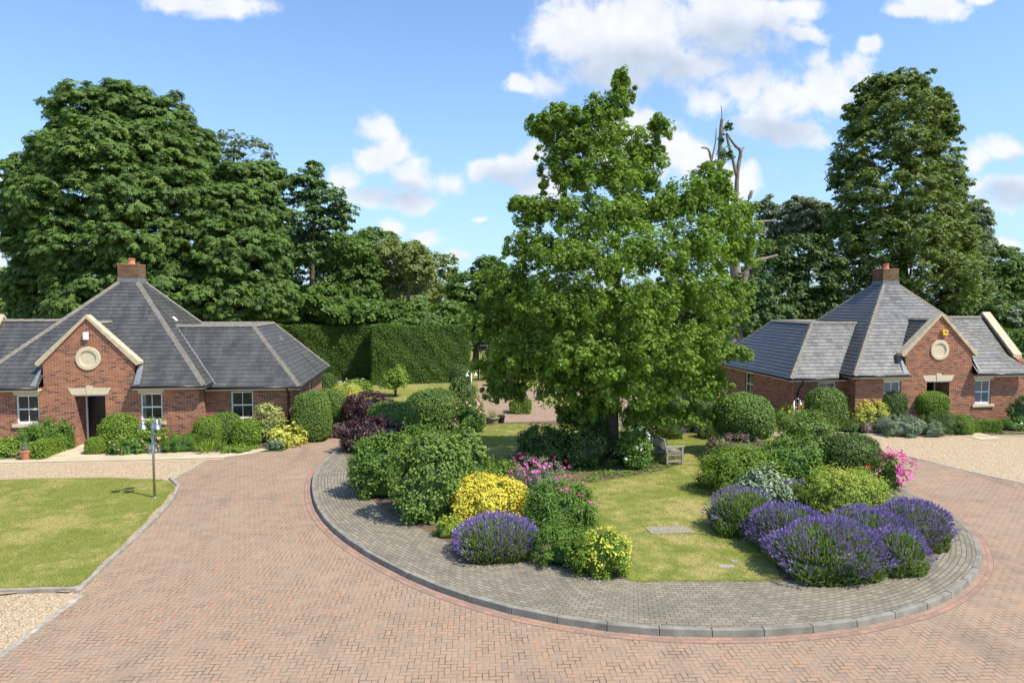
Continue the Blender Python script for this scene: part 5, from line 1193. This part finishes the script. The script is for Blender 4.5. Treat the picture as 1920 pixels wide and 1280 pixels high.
# mistletoe balls are separate plants lodged in the lime
def mistle(px, py, r, lb):
    p = PY(px, py, 50.0); s = depth(p)/F; rg = mean_rng(px); root = empty('mistletoe_ball', tuple(p), lb, 'mistletoe', 'mistletoe balls in the lime')
    n = 1600; d = unit(rg.normal(size=(n, 3))); P = d*r*s*rg.uniform(.4, 1, (n, 1))+p
    V, kk = place(TL['leaf'], P, d+rg.normal(size=d.shape)*.4, .14*rg.uniform(.7, 1.4, n), rg); npmesh('foliage', V, quads(len(V)), ML['darkw'], root, np.repeat(rg.uniform(.2, 1, n), kk))
mistle(1752, 262, 20, 'higher dark mistletoe ball on the right side of the lime'); mistle(1757, 275, 16, 'lower dark mistletoe ball on the right side of the lime')
T('willow_tree', 'silvery tree showing at the right flank of the tall lime', 1820, 62, [(1815, 420, 34, 40), (1835, 460, 26, 30), (1800, 480, 50, 50)], 'silver', 136, tmpl='ros', leaf=.22)
T('broadleaf_tree', 'rounded tree at the far right behind the parapet', 1885, 62, [(1880, 500, 44, 34), (1915, 520, 36, 40), (1870, 550, 60, 40), (1940, 560, 50, 50)], 'mid', 137)
T('broadleaf_tree', 'bushy growth between the lime and the right parapet', 1820, 50, [(1800, 580, 50, 36), (1850, 590, 50, 30), (1770, 600, 40, 24)], 'mid', 138)
T('broadleaf_tree', 'bushy grey green growth behind the coping of the right cottage', 1890, 48, [(1880, 590, 40, 24), (1930, 600, 40, 30)], 'silver', 139)
# trees left out of the frame whose crowns close the wood at both sides
def far_wood():
    rg = mean_rng(900); L = []
    for i in range(46):
        x = -75+i*4.2+rg.normal(); y = 84+rg.normal()*4; h = rg.uniform(5, 8)
        L.append(((x, y, h*.5), (3.4, 3.0, h*.55)))
    o = crown('far_wood', L, ML['mid'], None, 901, leaf=.5, tmpl='ros4', clump=.5, per=12, cover=.9, inner=.2)
    o['kind'] = 'stuff'; o['label'] = 'far wood closing the view behind the garden'; return o
far_wood()
# undergrowth between the hedge and the trees
# dead tree
def dead():
    Y = 45.0
    def p(x, y, dy=0): return Vector(PY(x, y, Y+dy))
    b = p(1378, 640); root = empty('dead_tree', (b.x, b.y, 0), 'bare dead tree with broken pale limbs rising right of the oak', 'tree')
    mb = MB(); s = depth(np.array(b))/F; rgd = mean_rng(8)
    def li(pts, r):
        q = [p(*a) for a in pts]; q = smooth([tuple(v) for v in q], 3); n = len(q); mb.tube(q, [(r[0]+(r[1]-r[0])*(i/(n-1)))*s*.72*rgd.uniform(.85, 1.15) for i in range(n)], 9)
    mb.tube([(b.x, b.y, -.1), tuple(p(1380, 620))], [19*s, 13*s], 10)
    li([(1380, 620), (1384, 560), (1378, 500), (1372, 450), (1380, 380)], (19, 9))
    li([(1380, 380), (1383, 320), (1389, 285), (1380, 275), (1370, 262), (1362, 250)], (6, 2.5)); li([(1386, 300), (1392, 280), (1396, 276)], (3, 1.5))
    li([(1372, 450), (1362, 380), (1352, 330), (1350, 290), (1352, 240), (1354, 222)], (9, 3.5)); li([(1354, 232), (1353, 205), (1351, 198)], (1.6, .5))
    li([(1362, 400), (1345, 340), (1334, 300), (1328, 280), (1315, 277)], (6, 1.5)); li([(1334, 300), (1341, 270), (1343, 240)], (3, 1))
    li([(1352, 250), (1362, 232), (1368, 225)], (3, 1)); li([(1362, 250), (1366, 270), (1374, 300), (1381, 330)], (3, 4))
    li([(1388, 400), (1402, 378), (1410, 358)], (6, 4)); li([(1386, 425), (1420, 417), (1450, 414), (1460, 416)], (4, 2))
    li([(1386, 560), (1400, 510), (1415, 490), (1435, 485), (1458, 478)], (9, 3)); li([(1415, 490), (1412, 478)], (3, 2)); li([(1400, 530), (1420, 520), (1430, 530)], (1.5, .6))
    mb.build('trunk', M_DEAD, root, smooth=True, uv=False)
    L = []
    for (x, y, rx, ry) in ((1366, 240, 6, 8), (1352, 262, 4, 10), (1325, 330, 26, 20), (1310, 350, 26, 24), (1340, 370, 30, 24), (1366, 290, 5, 14), (1352, 300, 9, 22)):
        q = p(x, y); L.append((tuple(q), (rx*s, rx*s, ry*s)))
    crown('ivy', L, ML['oak2'], root, 141, leaf=.15, tmpl='ros4', clump=.3, per=7, cover=1.0, inner=.7)
dead()
def undergrowth():
    rg = mean_rng(71); PP = []
    beds = [o for o in bpy.data.objects if o.name.startswith('flower_bed')]
    for o in beds:
        poly = [tuple(v.co[:2]) for v in o.data.vertices]; z = o.data.vertices[0].co.z; q = poly_pts(poly, 5200 if z > .1 else 3600, rg)
        k = .5+.5*np.sin(q[:, 0]*2.3+np.sin(q[:, 1]*1.9)*1.5)*np.cos(q[:, 1]*2.1) > .42; q = q[k]
        PP.append(np.concatenate([q, z+rg.uniform(.0, .12, (len(q), 1))**1.3], 1))
    P = np.concatenate(PP); n = len(P)
    V, kk = place(TL['ros4'], P, np.array([0, 0, 1.0])+rg.normal(size=(n, 3))*.35, rg.uniform(.03, .085, n), rg)
    o = npmesh('undergrowth', V, quads(len(V)), ML['shrub'], None, np.repeat(rg.uniform(0, 1, n), kk)); o['kind'] = 'stuff'; o['label'] = 'low weeds and ground cover in the flower beds'
def pebbles():
    rg = mean_rng(91); PP = []
    for pts, n, sd in ((gp([(20, 1212), (70, 1172), (146, 1116), (180, 1085)]), 1500, .5), (gp([(322, 900), (392, 861)]), 260, .35), (gp([(1600, 836), (1690, 853), (1800, 880), (1920, 907)]), 700, .4)):
        Pq, _ = resample(pts, .05); k = rg.integers(0, len(Pq), n); PP.append(Pq[k]+rg.normal(size=(n, 2))*sd*rg.uniform(0, 1, (n, 1))**1.5)
    P = np.concatenate(PP); n = len(P); T = np.array([[1, 0, 0], [0, 1, 0], [-1, 0, 0], [0, -1, 0]], float)
    a = rg.uniform(0, 6.28, n); r_ = rg.uniform(.004, .009, n); v = []; f = []
    base = np.array([[1, 1, 0], [-1, 1, 0], [-1, -1, 0], [1, -1, 0], [.6, .6, 1], [-.6, .5, 1.1], [-.5, -.6, 1], [.6, -.5, .9]]); fc = np.array([[4, 5, 6, 7], [0, 1, 5, 4], [1, 2, 6, 5], [2, 3, 7, 6], [3, 0, 4, 7]])
    B = base[None]*r_[:, None, None]; c, s_ = np.cos(a)[:, None], np.sin(a)[:, None]
    V = np.stack([B[..., 0]*c-B[..., 1]*s_+P[:, :1], B[..., 0]*s_+B[..., 1]*c+P[:, 1:2], B[..., 2]+.004], -1).reshape(-1, 3)
    o = npmesh('gravel', V, (np.arange(n)[:, None, None]*8+fc[None]).reshape(-1, 4), simple('loose golden stones', (.46, .34, .21), .85, nz=.5, scale=40)); o['kind'] = 'stuff'; o['label'] = 'loose gravel stones strayed onto the paving'
# ------------------------------------------------------------------ grass blades
def poly_pts(poly, n, rg):
    P = np.array([q[:2] for q in poly]); lo = P.min(0); hi = P.max(0); out = []
    x = rg.uniform(lo[0], hi[0], n); y = rg.uniform(lo[1], hi[1], n); ins = np.zeros(n, bool); j = len(P)-1
    for i in range(len(P)):
        c = ((P[i, 1] > y) != (P[j, 1] > y)) & (x < (P[j, 0]-P[i, 0])*(y-P[i, 1])/(P[j, 1]-P[i, 1]+1e-12)+P[i, 0]); ins ^= c; j = i
    return np.stack([x[ins], y[ins]], 1)
def grass():
    rg = mean_rng(55); PP = []
    for poly, z, n in ((ILs, IZ+.008, 170000), (LL, .044, 150000)):
        q = poly_pts(poly, n, rg); q = q[(q[:, 0] > -18)]; PP.append(np.concatenate([q, np.full((len(q), 1), z)], 1))
    for poly, z in ((ILs, IZ+.008), (LL, .044)):
        q, _ = resample(list(poly)+[poly[0]], .012); q = np.repeat(q, 3, 0); q = q+rg.normal(size=q.shape)*.035; q = q[q[:, 0] > -18]; PP.append(np.concatenate([q, np.full((len(q), 1), z)], 1))
    P = np.concatenate(PP); n = len(P)
    al = unit(np.array([0, 0, 1.0])+rg.normal(size=(n, 3))*.55); al[:, 2] = abs(al[:, 2])
    cl = .5+.5*np.sin(P[:, 0]*1.3+np.sin(P[:, 1]*.9)*2)*np.cos(P[:, 1]*1.1+P[:, 0]*.4)
    V, kk = place(T_leaf(.11, .02), P, rg.normal(size=(n, 3)), rg.uniform(.022, .05, n), rg, al)
    o = npmesh('grass', V, quads(len(V)), ML['grass'], None, np.repeat(np.clip(rg.uniform(0, .7, n)+cl*.3, 0, 1), kk)); o['kind'] = 'stuff'
grass()
pebbles()
undergrowth()
